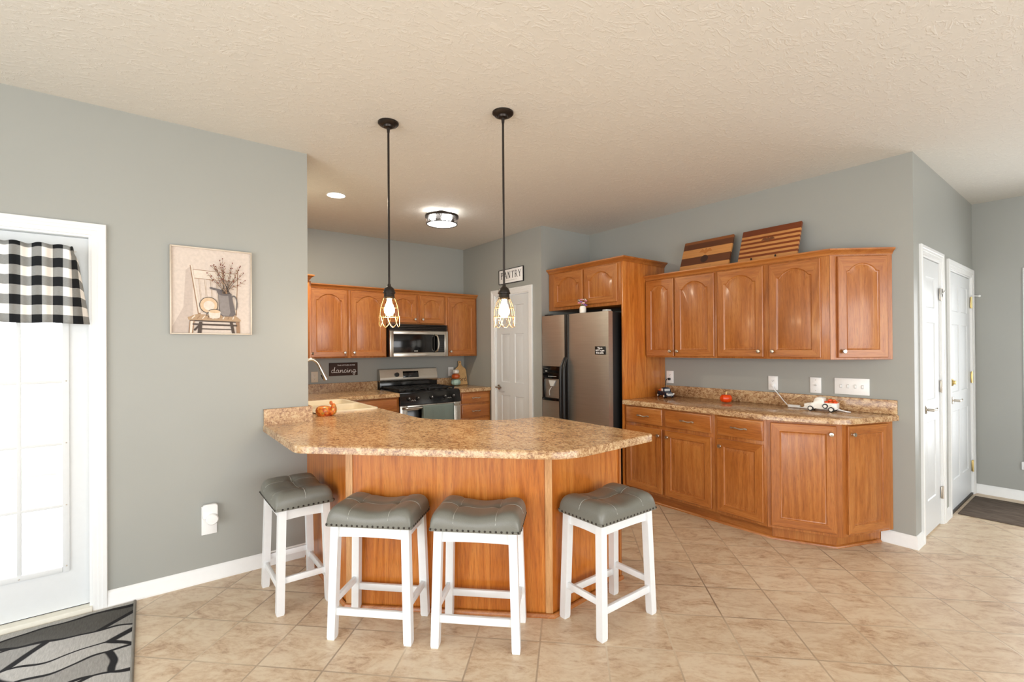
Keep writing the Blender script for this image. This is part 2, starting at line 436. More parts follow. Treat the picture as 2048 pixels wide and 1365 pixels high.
# baseboards
BB = [(0, 0), (.016, 0), (.016, .012), (.012, .02), (.012, .068), (.007, .082), (.003, .0887), (0, .0887)]
def base(name, path): return struct(MB().sweep(BB, path).build(name, 'white'))
base('baseboard_left', [(-.172, YL), (.858, YL)])
base('baseboard_right', [(XR, 1.085), (XR, YR), (C0 - .066, YR)])
base('baseboard_hall', [(C1 + .066, YR), (G0 - .073, YR)])
base('baseboard_far', [(XF, YR), (XF, Y0)])
base('baseboard_pantry', [(XP, PY0 - .07), (XP, YA + .002)])

# casing profile boards
def casing(parent, a0, a1, zt, w, axis, face, sgn, name='casing'):
    """door casing around an opening; axis x or y, board front towards sgn"""
    b = MB()
    prof = [(0, 0), (0, .010), (w * .08, .012), (w * .36, .012), (w * .40, .015), (w * .62, .015), (w * .68, .018), (w * .96, .018), (w, .015), (w, 0)]
    b.sweep(prof, [(a1, 0), (a1, zt), (a0, zt), (a0, 0)])
    b.bm.transform(Matrix(((1, 0, 0, 0), (0, 0, -1, face), (0, 1, 0, 0), (0, 0, 0, 1))))
    bmesh.ops.recalc_face_normals(b.bm, faces=b.bm.faces)
    return b.build(name, 'white', parent)

# ---- panelled interior door: local x width, front at y=0 facing -y
def panel_door(w, h, cols, rows, parent, mat='doorwhite', name='slab', st=.11):
    b = MB(); g = .007; b.box(0, g, 0, w, .035, h)
    xs = []; n = cols; mid = .095 if n > 1 else 0
    pw = (w - 2 * st - mid * (n - 1)) / n
    for i in range(n): xs.append((st + i * (pw + mid), st + i * (pw + mid) + pw))
    b.box(0, 0, 0, st, g, h); b.box(w - st, 0, 0, w, g, h)
    for i in range(n - 1):
        for q0, q1 in rows: b.box(xs[i][1], 0, q0, xs[i + 1][0], g, q1)
    zs = [0] + [z for r in rows for z in r] + [h]
    for i in range(0, len(zs), 2): b.box(st, 0, zs[i], w - st, g, zs[i + 1])
    for x0, x1 in xs:
        for z0, z1 in rows:
            R = lambda k, y: [(x0 + k, y, z0 + k), (x1 - k, y, z0 + k), (x1 - k, y, z1 - k), (x0 + k, y, z1 - k)]
            b.loops([R(0, 0), R(.006, g * .9), R(.014, g), R(.036, .0015)], cap0=False)
    return b.build(name, mat, parent, 20)
def lever(parent, x, z, d, mat='nickel', name='door_handle'):
    b = MB(); b.lathe([(0, 0), (.030, 0), (.030, .005), (.022, .010), (.010, .012), (.010, .05), (0, .05)], 20, m=xf((x, 0, z), (PI / 2, 0, 0)))
    b.tube(catmull([(x, -.045, z), (x + d * .03, -.050, z + .002), (x + d * .075, -.048, z - .003), (x + d * .11, -.044, z + .004)], 5), [.0075] * 8 + [.007] * 8, 8)
    return b.build(name, mat, parent)
def hinge(parent, x, z, mat='nickel', hgt=.09):
    b = MB(); b.box(x - .012, -.004, z - hgt / 2, x + .012, .002, z + hgt / 2, .001); b.tube([(x, -.008, z - hgt / 2 - .004), (x, -.008, z + hgt / 2 + .004)], .0065, 10)
    return b.build('hinge', mat, parent)

# ---- door_1: glazed patio door in the left wall
d1 = troot('door_1', (0, YL, 0))
casing(d1, DX0, DX1, DZ, .062, 'x', 0, -1)
b = MB()
for q in ((DX0, 0, 0, DX0 + .012, T, DZ), (DX1 - .012, 0, 0, DX1, T, DZ), (DX0 + .012, 0, DZ - .012, DX1 - .012, T, DZ)): b.box(*q)
b.build('jamb', 'white', d1)
SX0, SX1, SZ0, SZ1 = DX0 + .014, DX1 - .014, .034, DZ - .016
GX0, GX1, GZ0, GZ1 = SX0 + .100, SX1 - .100, .254, 1.90
b = MB(); y0, y1 = .036, .08
for q in ((SX0, y0, SZ0, GX0, y1, SZ1), (GX1, y0, SZ0, SX1, y1, SZ1), (GX0, y0, SZ0, GX1, y1, GZ0), (GX0, y0, GZ1, GX1, y1, SZ1)): b.box(*q)
b.build('slab', 'doorwhite', d1)
b = MB(); k = .022
for q in ((GX0 - k, .026, GZ0 - k, GX0 + .006, .038, GZ1 + k), (GX1 - .006, .026, GZ0 - k, GX1 + k, .038, GZ1 + k), (GX0 + .006, .026, GZ0 - k, GX1 - .006, .038, GZ0 + .006), (GX0 + .006, .026, GZ1 - .006, GX1 - .006, .038, GZ1 + k)): b.box(*q, bev=.003)
b.build('glazing_frame', 'doorwhite', d1)
b = MB(); pw = (GX1 - GX0) / 3
for i in (1, 2): b.box(GX0 + pw * i - .0085, .030, GZ0, GX0 + pw * i + .0085, .044, GZ1, .003)
for i in range(1, 5): b.box(GX0, .0305, GZ0 + .3285 * i - .0085, GX1, .0435, GZ0 + .3285 * i + .0085, .003)
b.build('muntins', 'doorwhite', d1)
MB().box(GX0, .048, GZ0, GX1, .051, GZ1).build('pane', 'glass', d1)
b = MB()
for i in range(5):
    b.ball((GX1 + .009, .026, GZ0 + .3285 * i + (.004 if i else .01)), .0035, seg=8, rings=6); b.ball((GX0 + pw * (i % 3), .026, GZ0 - .012), .0035, seg=8, rings=6)
b.build('screw_heads', M['nickel'], d1)
b = MB(); b.box(DX0, -.02, 0, DX1, T, .030, .004); b.build('threshold', plain('pale_threshold', (222, 220, 208), .5), d1)
MB().box(SX0, .038, .0301, SX1, .075, .036).build('door_sweep', M['black'], d1)

# ---- outdoors seen through the glass
def outdoors():
    t = NT('concrete'); n = t.noise(t.coord(), 6, 4); m = t.set(t.ramp(n, [(.3, lin(205, 205, 202)), (.7, lin(220, 220, 217))]), .9)
    struct(MB().box(-7, YL + T + .01, -.16, 3, 6.6, -.06).build('patio_slab', m))
    t = NT('grass'); n = t.noise(t.coord(), 40, 5); m = t.set(t.ramp(n, [(.3, lin(150, 172, 132)), (.7, lin(176, 196, 158))]), .95)
    struct(MB().box(-12, 6.6, -.18, 8, 20, -.08).build('lawn', m))
    fm = plain('white_vinyl', (238, 240, 240), .45, var=.01)
    f = thing('vinyl_fence', 'white vinyl privacy fence across the lawn, seen through the glazed patio door', 'fence', (0, 7.9, -.08))
    b = MB()
    for i in range(72): b.box(-8 + i * .15, 0, .12, -8 + i * .15 + .146, .025, 1.72)
    b.build('boards', fm, f)
    b = MB(); b.box(-8, -.03, .05, 2.8, .045, .14); b.box(-8, -.03, 1.70, 2.8, .045, 1.80); b.build('rail', fm, f)
    for i in range(7):
        b = MB(); b.box(-8 + i * 1.8 - .06, -.06, 0, -8 + i * 1.8 + .06, .06, 1.9, .004); b.build('post', fm, f)
outdoors()

# ---- door_2: pantry door
d2 = troot('door_2', (XP, PY1, 0), -PI / 2)
casing(d2, 0, PY1 - PY0, PZ, .066, 'x', 0, -1)
b = MB(); W_ = PY1 - PY0
for q in ((0, 0, 0, .012, T, PZ), (W_ - .012, 0, 0, W_, T, PZ), (.012, 0, PZ - .012, W_ - .012, T, PZ)): b.box(*q)
b.build('jamb', 'white', d2)
dr = bpy.data.objects.new('door_leaf', None); C.objects.link(dr); dr.parent = d2; dr.location = (.014, .014, .012)
RW = [(.24, .82), (.98, 1.56), (1.67, 1.90)]
panel_door(W_ - .028, PZ - .028, 2, RW, dr, st=.10)
lever(d2, .075, .925, 1)
MB().box(.10, -.004, 1.915, .135, .002, 1.955, .001).build('strike_latch', 'white', d2)
# ---- door_3 closet door and door_4 entry door in the hall wall
d3 = troot('door_3', (C0, YR, 0)); W_ = C1 - C0
casing(d3, 0, W_, CZ, .066, 'x', 0, -1)
b = MB()
for q in ((0, 0, 0, .012, T, CZ), (W_ - .012, 0, 0, W_, T, CZ), (.012, 0, CZ - .012, W_ - .012, T, CZ)): b.box(*q)
b.build('jamb', 'white', d3)
dl = bpy.data.objects.new('door_leaf', None); C.objects.link(dl); dl.parent = d3; dl.location = (.014, .006, .014)
panel_door(W_ - .028, CZ - .03, 1, RW, dl, st=.13)
lever(d3, .075, .935, 1)
for z in (.25, 1.08, 1.80): hinge(d3, W_ - .012, z, 'nickel', .09)
b = MB(); b.box(W_ - .035, -.012, 1.78, W_ + .03, -.006, 1.845, .001); b.tube([(W_ - .03, -.012, 1.80), (W_ + .02, -.03, 1.83)], .004); b.build('child_latch', 'greyplastic', d3)
d4 = troot('door_4', (G0, YR, 0)); W_ = G1 - G0
casing(d4, 0, W_, GZ, .073, 'x', 0, -1)
b = MB()
for q in ((0, 0, 0, .012, T, GZ), (W_ - .012, 0, 0, W_, T, GZ), (.012, 0, GZ - .012, W_ - .012, T, GZ)): b.box(*q)
b.build('jamb', 'white', d4)
dl = bpy.data.objects.new('door_leaf', None); C.objects.link(dl); dl.parent = d4; dl.location = (.014, .006, .02)
panel_door(W_ - .028, GZ - .036, 2, RW, dl, st=.12)
lever(d4, .085, .94, 1)
b = MB(); b.lathe([(0, 0), (.030, 0), (.030, .008), (.024, .014), (0, .014)], 20, m=xf((.085, .004, 1.09), (PI / 2, 0, 0))); b.box(.079, -.026, 1.075, .091, -.008, 1.105, .002); b.build('deadbolt', 'brass', d4)
for z in (.27, 1.10, 1.80): hinge(d4, W_ - .012, z, 'brass', .10)
b = MB(); b.tube([(W_ - .012, -.012, 1.862), (W_ + .05, -.05, 1.862)], .005); b.ball((W_ + .055, -.053, 1.862), .010); b.build('door_stop', 'plastic', d4)
MB().box(.0, -.005, 0, W_, .05, .018).build('threshold', 'bronze', d4)

# ================================================================== CABINETS
def door_mesh(b, x0, z0, w, h, arch=True, st=.056):
    """raised panel door; front to -y, back at y=0"""
    x1, z1 = x0 + w, z0 + h; ya, yf = 0, -.020; N = 14
    rise = min(.075, .24 * (w - 2 * st)) if arch else 0
    zs = z1 - (st - .006) - rise if arch else z1 - st
    def opening(k):
        a, c, lo = x0 + st + k, x1 - st - k, z0 + st + k
        pts = [(a, lo), (c, lo), (c, zs - k)]
        xm, hw = (a + c) / 2, (c - a) / 2
        for i in range(N + 1):
            t = 1 - 2 * i / N; q = 0
            if arch: q = rise * max(0, 1 - (t / .86) ** 2) ** .8 if abs(t) < .86 else 0
            pts.append((xm + hw * t * .999, zs - k + q))
        pts.append((a, zs - k)); return pts
    op = opening(0)
    out = [(x0, z0), (x1, z0), (x1, zs)]
    for i in range(N + 1): out.append((x1 - (w) * i / N, z1))
    out.append((x0, zs))
    e = .004
    oe = [(min(max(x, x0 + e), x1 - e), min(max(z, z0 + e), z1 - e)) for x, z in out]
    bm = b.bm
    mk = lambda pts, y: [bm.verts.new((x, y, z)) for x, z in pts]
    R = [mk(out, ya), mk(out, yf + e), mk(oe, yf), mk(op, yf), mk(opening(.005), yf + .006), mk(opening(.011), yf + .008), mk(opening(.040), yf + .001)]
    n = len(out); fv, fh = [], []
    for r, (A, B) in enumerate(zip(R, R[1:])):
        for i in range(n):
            j = (i + 1) % n
            vs = [A[i], A[j], B[j], B[i]]
            try: f = bm.faces.new(vs)
            except ValueError: continue
            rail = (i == 0 or 3 <= i <= 2 + N) and r <= 2
            (fh if rail else fv).append(f)
    fv.append(bm.faces.new(R[-1]))
    b._mi(fv, M['oak_v']); b._mi(fh, M['oak_h'])
def build_door(parent, x0, z0, w, h, arch, knob, name='door'):
    b = MB(); door_mesh(b, x0, z0, w, h, arch)
    bmesh.ops.remove_doubles(b.bm, verts=b.bm.verts, dist=1e-5); bmesh.ops.recalc_face_normals(b.bm, faces=b.bm.faces)
    d = b.build(name, None, parent, 28)
    kx = x0 + (w - .03 if 'r' in knob else .03); kz = z0 + (h - .055 if 't' in knob else .045)
    k = MB(); k.lathe([(0, 0), (.007, 0), (.0055, .006), (.006, .012), (.013, .017), (.0155, .022), (.013, .027), (0, .029)], 14, m=xf((kx, -.020, kz), (PI / 2, 0, 0)))
    k.build('knob', 'nickel', d)
    return d
def pull(parent, x, z, y, w=.10):
    b = MB(); h = w / 2
    P = catmull([(x - h - .012, y - .003, z + .004), (x - h, y - .012, z - .002), (x - h * .5, y - .022, z + .003), (x, y - .026, z), (x + h * .5, y - .022, z - .003), (x + h, y - .012, z + .002), (x + h + .012, y - .003, z - .004)], 4)
    b.tube(P, [.004 + .0025 * abs(math.sin(i * .5)) for i in range(len(P))], 8)
    for s in (-1, 1): b.ball((x + s * h, y - .006, z), .0065, seg=8, rings=6)
    return b.build('pull', 'nickel', parent)
def build_drawer(parent, x0, z0, w, h):
    b = MB(); y = -.02
    R = lambda k, yy: [(x0 + k, yy, z0 + k), (x0 + w - k, yy, z0 + k), (x0 + w - k, yy, z0 + h - k), (x0 + k, yy, z0 + h - k)]
    b.loops([R(0, 0), R(0, y + .007), R(.006, y + .002), R(.014, y)])
    d = b.build('drawer', 'oak_h', parent, 28); pull(d, x0 + w / 2, z0 + h / 2, y); return d
def carcass(parent, w, depth, z0, z1, mat='oak_v', toe=False, name='carcass'):
    b = MB(); b.box(0, 0, z0, w, depth, z1, .0015); b.build(name, mat, parent)
    if toe:
        MB().box(0, .07, 0, w, depth, z0).build('toe_kick', 'oak_h', parent)

R90 = -PI / 2
XB, XU = 3.545, 3.875      # base and upper cabinet face planes on the right wall
# base cabinets, right wall
g = 'oak base cabinets along the right wall'
c = thing('base_cabinet', 'oak base cabinet with two drawers over two doors, next to the tall fridge panel', 'cabinet', (XB, 2.868, 0), R90, g)
carcass(c, .883, XR - XB - .002, .10, .872, toe=True)
o = 2.868
for y0, y1, kn in ((2.847, 2.458, 'tr'), (2.430, 2.006, 'tl')):
    build_drawer(c, o - y0, .715, y0 - y1, .145); build_door(c, o - y0, .122, y0 - y1, .565, False, kn)
c = thing('base_cabinet', 'single oak base cabinet with one drawer over one door, middle of the right run', 'cabinet', (XB, 1.985, 0), R90, g)
carcass(c, .395, XR - XB - .002, .10, .872, toe=True)
build_drawer(c, .025, .715, .349, .145); build_door(c, .025, .122, .349, .565, False, 'tl')
# angled end cabinet
A0, A1, A2 = (XB, 1.588), (3.728, 1.180), (XR - .002, 1.016)
c = thing('base_cabinet', 'angled oak end cabinet with two tall doors and no drawer, beside the closet door corner', 'cabinet', (0, 0, 0), 0, g)
MB().prism([A0, A1, A2, (XR - .002, 1.588)], .10, .872, .001).build('carcass', 'oak_v', c)
MB().prism([(3.615, 1.588), (3.785, 1.236), (XR - .002, 1.085), (XR - .002, 1.588)], 0, .10).build('toe_kick', 'oak_v', c)
def faced(root, p, q, mk):
    e = bpy.data.objects.new('door_leaf', None)
    a = math.atan2(q[1] - p[1], q[0] - p[0]); m = Matrix.Translation((p[0], p[1], 0)) @ Matrix.Rotation(a, 4, 'Z')
    bpy.data.objects.remove(e); d = mk(root); d.matrix_local = m; return d
w1 = math.dist(A0, A1); w2 = math.dist(A1, A2)
faced(c, A0, A1, lambda r: build_door(r, .022, .122, w1 - .055, .735, False, 'tr'))
faced(c, A1, A2, lambda r: build_door(r, .035, .122, w2 - .10, .735, False, 'tl'))
b = MB(); b.sweep([(0, 0), (.013, 0), (.012, .008), (.006, .016), (0, .018)], [(3.615, 2.868), (3.615, 1.588), (3.785, 1.236), (XR - .03, 1.087)])
tag(b.build('shoe_molding', 'oak_y'), 'thin oak shoe molding along the floor under the right-hand base cabinets', 'molding')

# right worktop + backsplash
wt = thing('countertop', 'speckled brown laminate countertop on the right-hand base cabinets', 'countertop', (0, 0, 0))
XQ = 3.508
poly = rounded([(XR - .002, 2.868), (XQ, 2.868), (XQ, 1.60), (3.690, 1.130), (XR - .002, .978)], [0, 0, .14, .12, 0], 6)
MB().slab(poly, ZT - .040, ZT, r=.007).build('worktop', 'counter', wt)
b = MB(); b.box(XR - .020, .984, ZT, XR - .002, 2.868, ZT + .102, .003); b.build('backsplash', 'counter', wt)

# upper cabinets, right wall
g = 'oak wall cabinets on the right wall'
ZU0, ZU1 = 1.304, 2.052
c = thing('wall_cabinet', 'oak wall cabinet with two narrow arched doors, right next to the tall fridge panel', 'cabinet', (XU, 2.868, 0), R90, g)
carcass(c, .723, XR - XU - .002, ZU0, ZU1); o = 2.868
for y0, y1, kn in ((2.858, 2.555, 'br'), (2.540, 2.160, 'bl')): build_door(c, o - y0, 1.318, y0 - y1, .722, True, kn)
c = thing('wall_cabinet', 'oak wall cabinet with two wide arched doors, under the striped boards', 'cabinet', (XU, 2.145, 0), R90, g)
carcass(c, .850, XR - XU - .002, ZU0, ZU1); o = 2.145
for y0, y1, kn in ((2.128, 1.752, 'br'), (1.706, 1.348, 'bl')): build_door(c, o - y0, 1.318, y0 - y1, .722, True, kn)
U0, U1 = (XU, 1.293), (XR - .002, 1.010)
c = thing('wall_cabinet', 'angled oak end wall cabinet with one arched door, nearest the closet door corner', 'cabinet', (0, 0, 0), 0, g)
MB().prism([U0, U1, (XR - .002, 1.293)], ZU0, ZU1, .001).build('carcass', 'oak_v', c)
wu = math.dist(U0, U1)
faced(c, U0, U1, lambda r: build_door(r, .045, 1.318, wu - .085, .722, True, 'bl'))
CR = [(0, 0), (.006, 0), (.009, .010), (.020, .022), (.034, .030), (.038, .034), (.038, .044), (0, .044)]
b = MB(); b.sweep(CR, [(XU, 2.868), (XU, 1.293), (XR - .002, 1.010)], 2.049)
tag(b.build('crown_molding', 'oak_y'), 'oak crown molding along the top of the right-hand wall cabinets', 'molding')

# fridge surround
ZF0, ZF1 = 1.805, 2.212; XFC = 3.53
p = tag(MB().box(XFC, 2.870, 0, XR - .002, 2.890, ZF1, .001).build('fridge_end_panel', 'oak_panel'), 'tall plain oak panel standing between the fridge and the right-hand countertop', 'panel')
c = thing('wall_cabinet', 'oak cabinet with two short arched doors above the steel fridge', 'cabinet', (XFC, YA - .003, 0), R90)
carcass(c, YA - .003 - 2.892, XR - XFC - .002, ZF0, ZF1); o = YA - .003
for y0, y1, kn in ((3.800, 3.374, 'br'), (3.345, 2.928, 'bl')): build_door(c, o - y0, 1.835, y0 - y1, .362, True, kn)
b = MB(); b.sweep(CR, [(XFC, YA - .002), (XFC, 2.870), (XR - .002, 2.870)], 2.211)
tag(b.build('crown_molding', 'oak_y'), 'oak crown molding around the top of the fridge cabinet and its side panel', 'molding')

# kitchen back wall uppers
g = 'oak wall cabinets on the stove wall'; YU = 5.186
def upper(x0, x1, z0, doors, label):
    c = thing('wall_cabinet', label, 'cabinet', (x0, YU, 0), 0, g); carcass(c, x1 - x0 - .001, YK - YU - .002, z0, ZU1)
    for a, e, kn in doors: build_door(c, a - x0, z0 + .015, e - a, ZU1 - .012 - z0 - .015, True, kn)
upper(1.205, 1.752, ZU0, [(1.352, 1.732, 'br')], 'oak wall cabinet with one arched door, above the dark dancing sign by the sink corner')
upper(1.753, 2.186, ZU0, [(1.772, 2.172, 'bl')], 'oak wall cabinet with one arched door, immediately left of the microwave')
upper(2.187, 2.956, 1.692, [(2.215, 2.560, 'br'), (2.600, 2.930, 'bl')], 'short oak wall cabinet with two small arched doors above the microwave')
upper(2.957, 3.420, ZU0, [(2.985, 3.390, 'bl')], 'oak wall cabinet with one arched door, right of the microwave beside the pantry wall')
# side cabinet by the sink, seen edge-on behind the wall end
c = thing('wall_cabinet', 'oak wall cabinet over the sink, seen edge-on just behind the end of the grey wall', 'cabinet', (1.200, 4.62, 0), PI / 2)
carcass(c, .562, 1.200 - XL - .002, ZU0, ZU1); build_door(c, .02, 1.318, .50, .722, True, 'bl')
b = MB(); b.sweep(CR, [(XL + .002, 4.62), (1.200, 4.62), (1.200, YU), (3.420, YU)], 2.049)
tag(b.build('crown_molding', 'oak_h'), 'oak crown molding along the wall cabinets over the sink and stove', 'molding')

# kitchen back wall base
YB = 4.886
c = thing('base_cabinet', 'oak base cabinet with a drawer left of the black stove', 'cabinet', (1.532, YB, 0), 0)
carcass(c, 2.196 - 1.532, YK - YB - .002, .10, .872, toe=True)
build_drawer(c, .05, .715, .59, .145); build_door(c, .05, .122, .59, .565, False, 'tr')
c = thing('base_cabinet', 'narrow oak drawer cabinet right of the stove beside the pantry wall', 'cabinet', (2.972, YB, 0), 0)
carcass(c, 3.420 - 2.972, YK - YB - .002, .10, .872, toe=True)
for z, h in ((.735, .125), (.560, .155), (.345, .195), (.122, .205)): build_drawer(c, .022, z, .404, h)
wt = thing('countertop', 'short speckled laminate countertop right of the stove, under the bread board', 'countertop')
MB().slab([(2.970, YK - .002), (2.970, 4.856), (3.420, 4.856), (3.420, YK - .002)], ZT - .04, ZT).build('worktop', 'counter', wt)
MB().box(2.970, YK - .020, ZT, 3.402, YK - .002, ZT + .10, .003).build('backsplash', 'counter', wt)

# ================================================================== PENINSULA
B0, B1, B2, B3 = (.866, YL - .002), (.866, 2.605), (1.676, 1.838), (2.285, 1.890)
pb = thing('peninsula_base', 'oak panelled peninsula base behind the white bar stools', 'kitchen island')
inner = [(2.285, 2.46), (1.93, 2.46), (1.49, 2.92), (1.49, YL - .002)]
MB().prism([B0, B1, B2, B3] + inner, 0, .873).build('panel', 'oak_panel', pb)
def strip(p, q, w0, w1):
    d = (Vector(q) - Vector(p)).normalized(); n = Vector((d.y, -d.x))
    a, e = Vector(p) + d * w0, Vector(p) + d * w1
    return [tuple(a), tuple(e), tuple(e + n * .007), tuple(a + n * .007)]
b = MB(); b.prism(strip(B1, B2, -.004, .034), .0, .872, .001); b.build('corner_strip', 'oak_pale', pb)
b = MB(); b.prism(strip(B1, B2, math.dist(B1, B2) - .036, math.dist(B1, B2) + .001), .0, .872, .001); b.build('corner_strip', 'oak_pale', pb)
b = MB(); b.prism(strip(B2, B3, math.dist(B2, B3) - .02, math.dist(B2, B3)), .0, .872, .001); b.build('corner_strip', 'oak_v', pb)
b = MB(); b.sweep([(0, 0), (.014, 0), (.013, .010), (.007, .018), (0, .020)], [(.858, YL - .02), (.858, 2.600), (1.673, 1.828), (2.285, 1.880)]); b.build('shoe_molding', 'oak_h', pb)
# sink run base under the worktop
c = thing('base_cabinet', 'oak sink base cabinet along the end of the grey wall, hidden under the worktop', 'cabinet', (0, 0, 0))
MB().box(XL + .002, YL + .002, .10, 1.49, YB - .002, .872 - .22).build('carcass', 'oak_v', c)
MB().box(XL + .002, YL + .002, 0, 1.42, YB - .002, .10).build('toe_kick', 'oak_v', c)
MB().box(1.488, YL + .002, .652, 1.510, YB - .002, .872).build('drawer', 'oak_h', c)

wt = thing('countertop', 'large angled speckled laminate countertop of the breakfast bar and sink', 'countertop')
SKX0, SKX1, SKY0, SKY1 = .955, 1.500, 3.700, 4.600
out = rounded([(.597, YL - .002), (.597, 2.585), (1.572, 1.600), (2.262, 1.628), (2.262, 2.545), (1.905, 2.585), (1.527, 2.985), (1.527, 4.856), (2.194, 4.856), (2.194, YK - .002), (XL + .002, YK - .002), (XL + .002, YL - .002)],
              [0, .05, .13, .03, .09, .12, .12, .06, 0, 0, 0, 0], 6)
hole = rounded([(SKX0 + .02, SKY0 + .02), (SKX1 - .02, SKY0 + .02), (SKX1 - .02, SKY1 - .02), (SKX0 + .02, SKY1 - .02)], [.05] * 4, 5)
MB().slab(out, ZT - .040, ZT, hole, .007).build('worktop', 'counter', wt)
b = MB(); b.sweep([(0, 0), (.020, 0), (.020, .100), (.018, .102), (0, .102)], [(.600, YL - .002), (XL + .002, YL - .002), (XL + .002, YK - .002), (2.194, YK - .002)], ZT); b.build('backsplash', 'counter', wt)

# sink
sk = thing('kitchen_sink', 'cream double-bowl drop-in sink set in the bar countertop', 'sink', (0, 0, ZT))
R4 = lambda x0, y0, x1, y1, r: rounded([(x0, y0), (x1, y0), (x1, y1), (x0, y1)], [r] * 4, 5)
b = MB()
rim0 = R4(SKX0, SKY0, SKX1, SKY1, .06); rim1 = R4(SKX0 + .008, SKY0 + .008, SKX1 - .008, SKY1 - .008, .055)
ym = (SKY0 + SKY1) / 2
bw = [R4(SKX0 + .10, SKY0 + .035, SKX1 - .035, ym - .015, .06), R4(SKX0 + .10, ym + .015, SKX1 - .035, SKY1 - .035, .06)]
b.loops([[(x, y, 0) for x, y in rim0], [(x, y, .010) for x, y in rim0], [(x, y, .014) for x, y in rim1]], cap0=False, cap1=False)
t_ = bmesh.new(); es = []
for lp in [rim1] + bw:
    vs = [t_.verts.new((x, y, .014)) for x, y in lp]; es += [t_.edges.new((vs[i - 1], vs[i])) for i in range(len(vs))]
bmesh.ops.triangle_fill(t_, edges=es, use_beauty=True); bmesh.ops.recalc_face_normals(t_, faces=t_.faces); b.merge(t_)
for lp in bw:
    q = inset(ccw(lp), .02)
    b.loops([[(x, y, .014) for x, y in ccw(lp)], [(x, y, .004) for x, y in inset(ccw(lp), .006)], [(x, y, -.15) for x, y in inset(ccw(lp), .012)], [(x, y, -.18) for x, y in inset(ccw(lp), .035)]], cap0=False)
b.build('basin', 'cream', sk, 40)
for y in (SKY0 + .24, SKY1 - .24):
    b = MB(); b.lathe([(0, 0), (.042, 0), (.042, .003), (.03, .001), (0, .001)], 20, m=xf((1.26, y, -.180))); b.build('drain', 'chrome', sk)
# faucet
fa = thing('kitchen_faucet', 'brushed nickel gooseneck pull-down faucet behind the sink', 'faucet', (1.005, 4.13, ZT + .014))
b = MB(); b.lathe([(0, 0), (.030, 0), (.030, .008), (.022, .014), (.019, .10), (.014, .12), (0, .12)], 20); b.build('base', 'nickel', fa)
P = catmull([(0, 0, .10), (0, 0, .28), (.02, 0, .355), (.075, 0, .392), (.125, 0, .365), (.152, 0, .315)], 6)
b = MB(); b.tube(P, .0125, 12); b.build('spout', 'nickel', fa)
b = MB(); dv = Vector((.035, 0, -.075)); p0 = Vector((.150, 0, .320))
b.tube([p0, p0 + dv * .3, p0 + dv * .6, p0 + dv * 1.35], [.0135, .015, .016, .021], 12); b.build('spray_head', 'chrome', fa)
b = MB(); b.tube([p0 + dv * .75 + Vector((-.016, 0, -.006)), p0 + dv * 1.15 + Vector((-.019, 0, -.006))], .006, 8); b.build('spray_button', 'black', fa)
b = MB(); b.tube([(0, -.015, .07), (0, -.05, .085), (.01, -.10, .12)], [.009, .007, .006], 8); b.build('lever_handle', 'nickel', fa)

# ================================================================== APPLIANCES
fr = thing('refrigerator', 'side-by-side stainless steel fridge with black sides and ice dispenser', 'refrigerator', (3.386, 3.866, 0), R90)
FW = 3.866 - 2.935; SP = 3.866 - 3.483
b = MB(); b.box(.003, .075, .02, FW - .003, .75, 1.735, .004); b.build('body', 'darkgrey', fr)
b = MB(); b.box(.02, .06, .0, FW - .02, .70, .075); b.build('toe_grille', 'black', fr)
def fdoor(x0, x1, name):
    b = MB(); N = 10; pr = []
    for i in range(N + 1):
        t = i / N; x = x0 + (x1 - x0) * t; pr.append((x, .012 * (abs(2 * t - 1)) ** 3.0))
    pts = pr + [(x1, .07), (x0, .07)]
    b.prism(pts, .09, 1.742, .002); return b.build(name, 'steel_v', fr, 25)
df = fdoor(0, SP - .016, 'freezer_door'); dg = fdoor(SP + .016, FW, 'fridge_door')
for i, (par, x) in enumerate(((df, SP - .012), (dg, SP + .013))):
    b = MB(); b.box(x - .011, -.004, .09, x + .011, .02, 1.742, .003); b.build('edge_strip', 'black', par)
    b = MB(); s = -1 if i == 0 else 1
    P = catmull([(x, -.008, 1.30), (x + s * .004, -.040, 1.24), (x + s * .010, -.060, 1.16), (x + s * .010, -.062, .90), (x + s * .010, -.060, .70), (x + s * .004, -.040, .62), (x, -.008, .56)], 6)
    b.tube(P, [.011 + .006 * math.sin(PI * k / (len(P) - 1)) for k in range(len(P))], 10); b.build('handle', 'black', par)
b = MB(); b.box(SP - .004, .004, .09, SP + .004, .03, 1.742); b.build('center_gap', 'nickel', fr)
dz0, dz1 = .846, 1.208; dx0, dx1 = .030, SP - .062
di = bpy.data.objects.new('ice_dispenser', None); C.objects.link(di); di.parent = fr
b = MB(); b.box(dx0, -.012, 1.075, dx1, .012, dz1, .004); b.build('control_panel', 'blackgloss', di)
b = MB()
for q in ((dx0, -.012, dz0, dx0 + .025, .012, 1.075), (dx1 - .025, -.012, dz0, dx1, .012, 1.075), (dx0, -.020, dz0, dx1, .012, dz0 + .030), (dx0, .008, dz0, dx1, .014, 1.075)): b.box(*q, bev=.003)
b.build('recess_surround', 'blackgloss', di)
b = MB(); xm = (dx0 + dx1) / 2
b.loops([[(xm - .05, -.002, 1.06), (xm + .06, -.002, 1.06), (xm + .06, -.012, 1.06), (xm - .05, -.012, 1.06)], [(xm - .015, -.002, 1.00), (xm + .03, -.002, 1.00), (xm + .03, -.022, 1.00), (xm - .015, -.022, 1.00)]]); b.build('chute', 'greyplastic', di)
b = MB(); b.tube(catmull([(xm - .01, -.004, .99), (xm - .03, -.018, .95), (xm - .035, -.010, .90)], 5), .005, 8); b.build('paddle', 'greyplastic', di)
b = MB()
for k in range(6): b.box(dx0 + .09 + k * .022, -.0135, 1.098, dx0 + .105 + k * .022, -.011, 1.104)
b.build('button_marks', 'greyplastic', di)
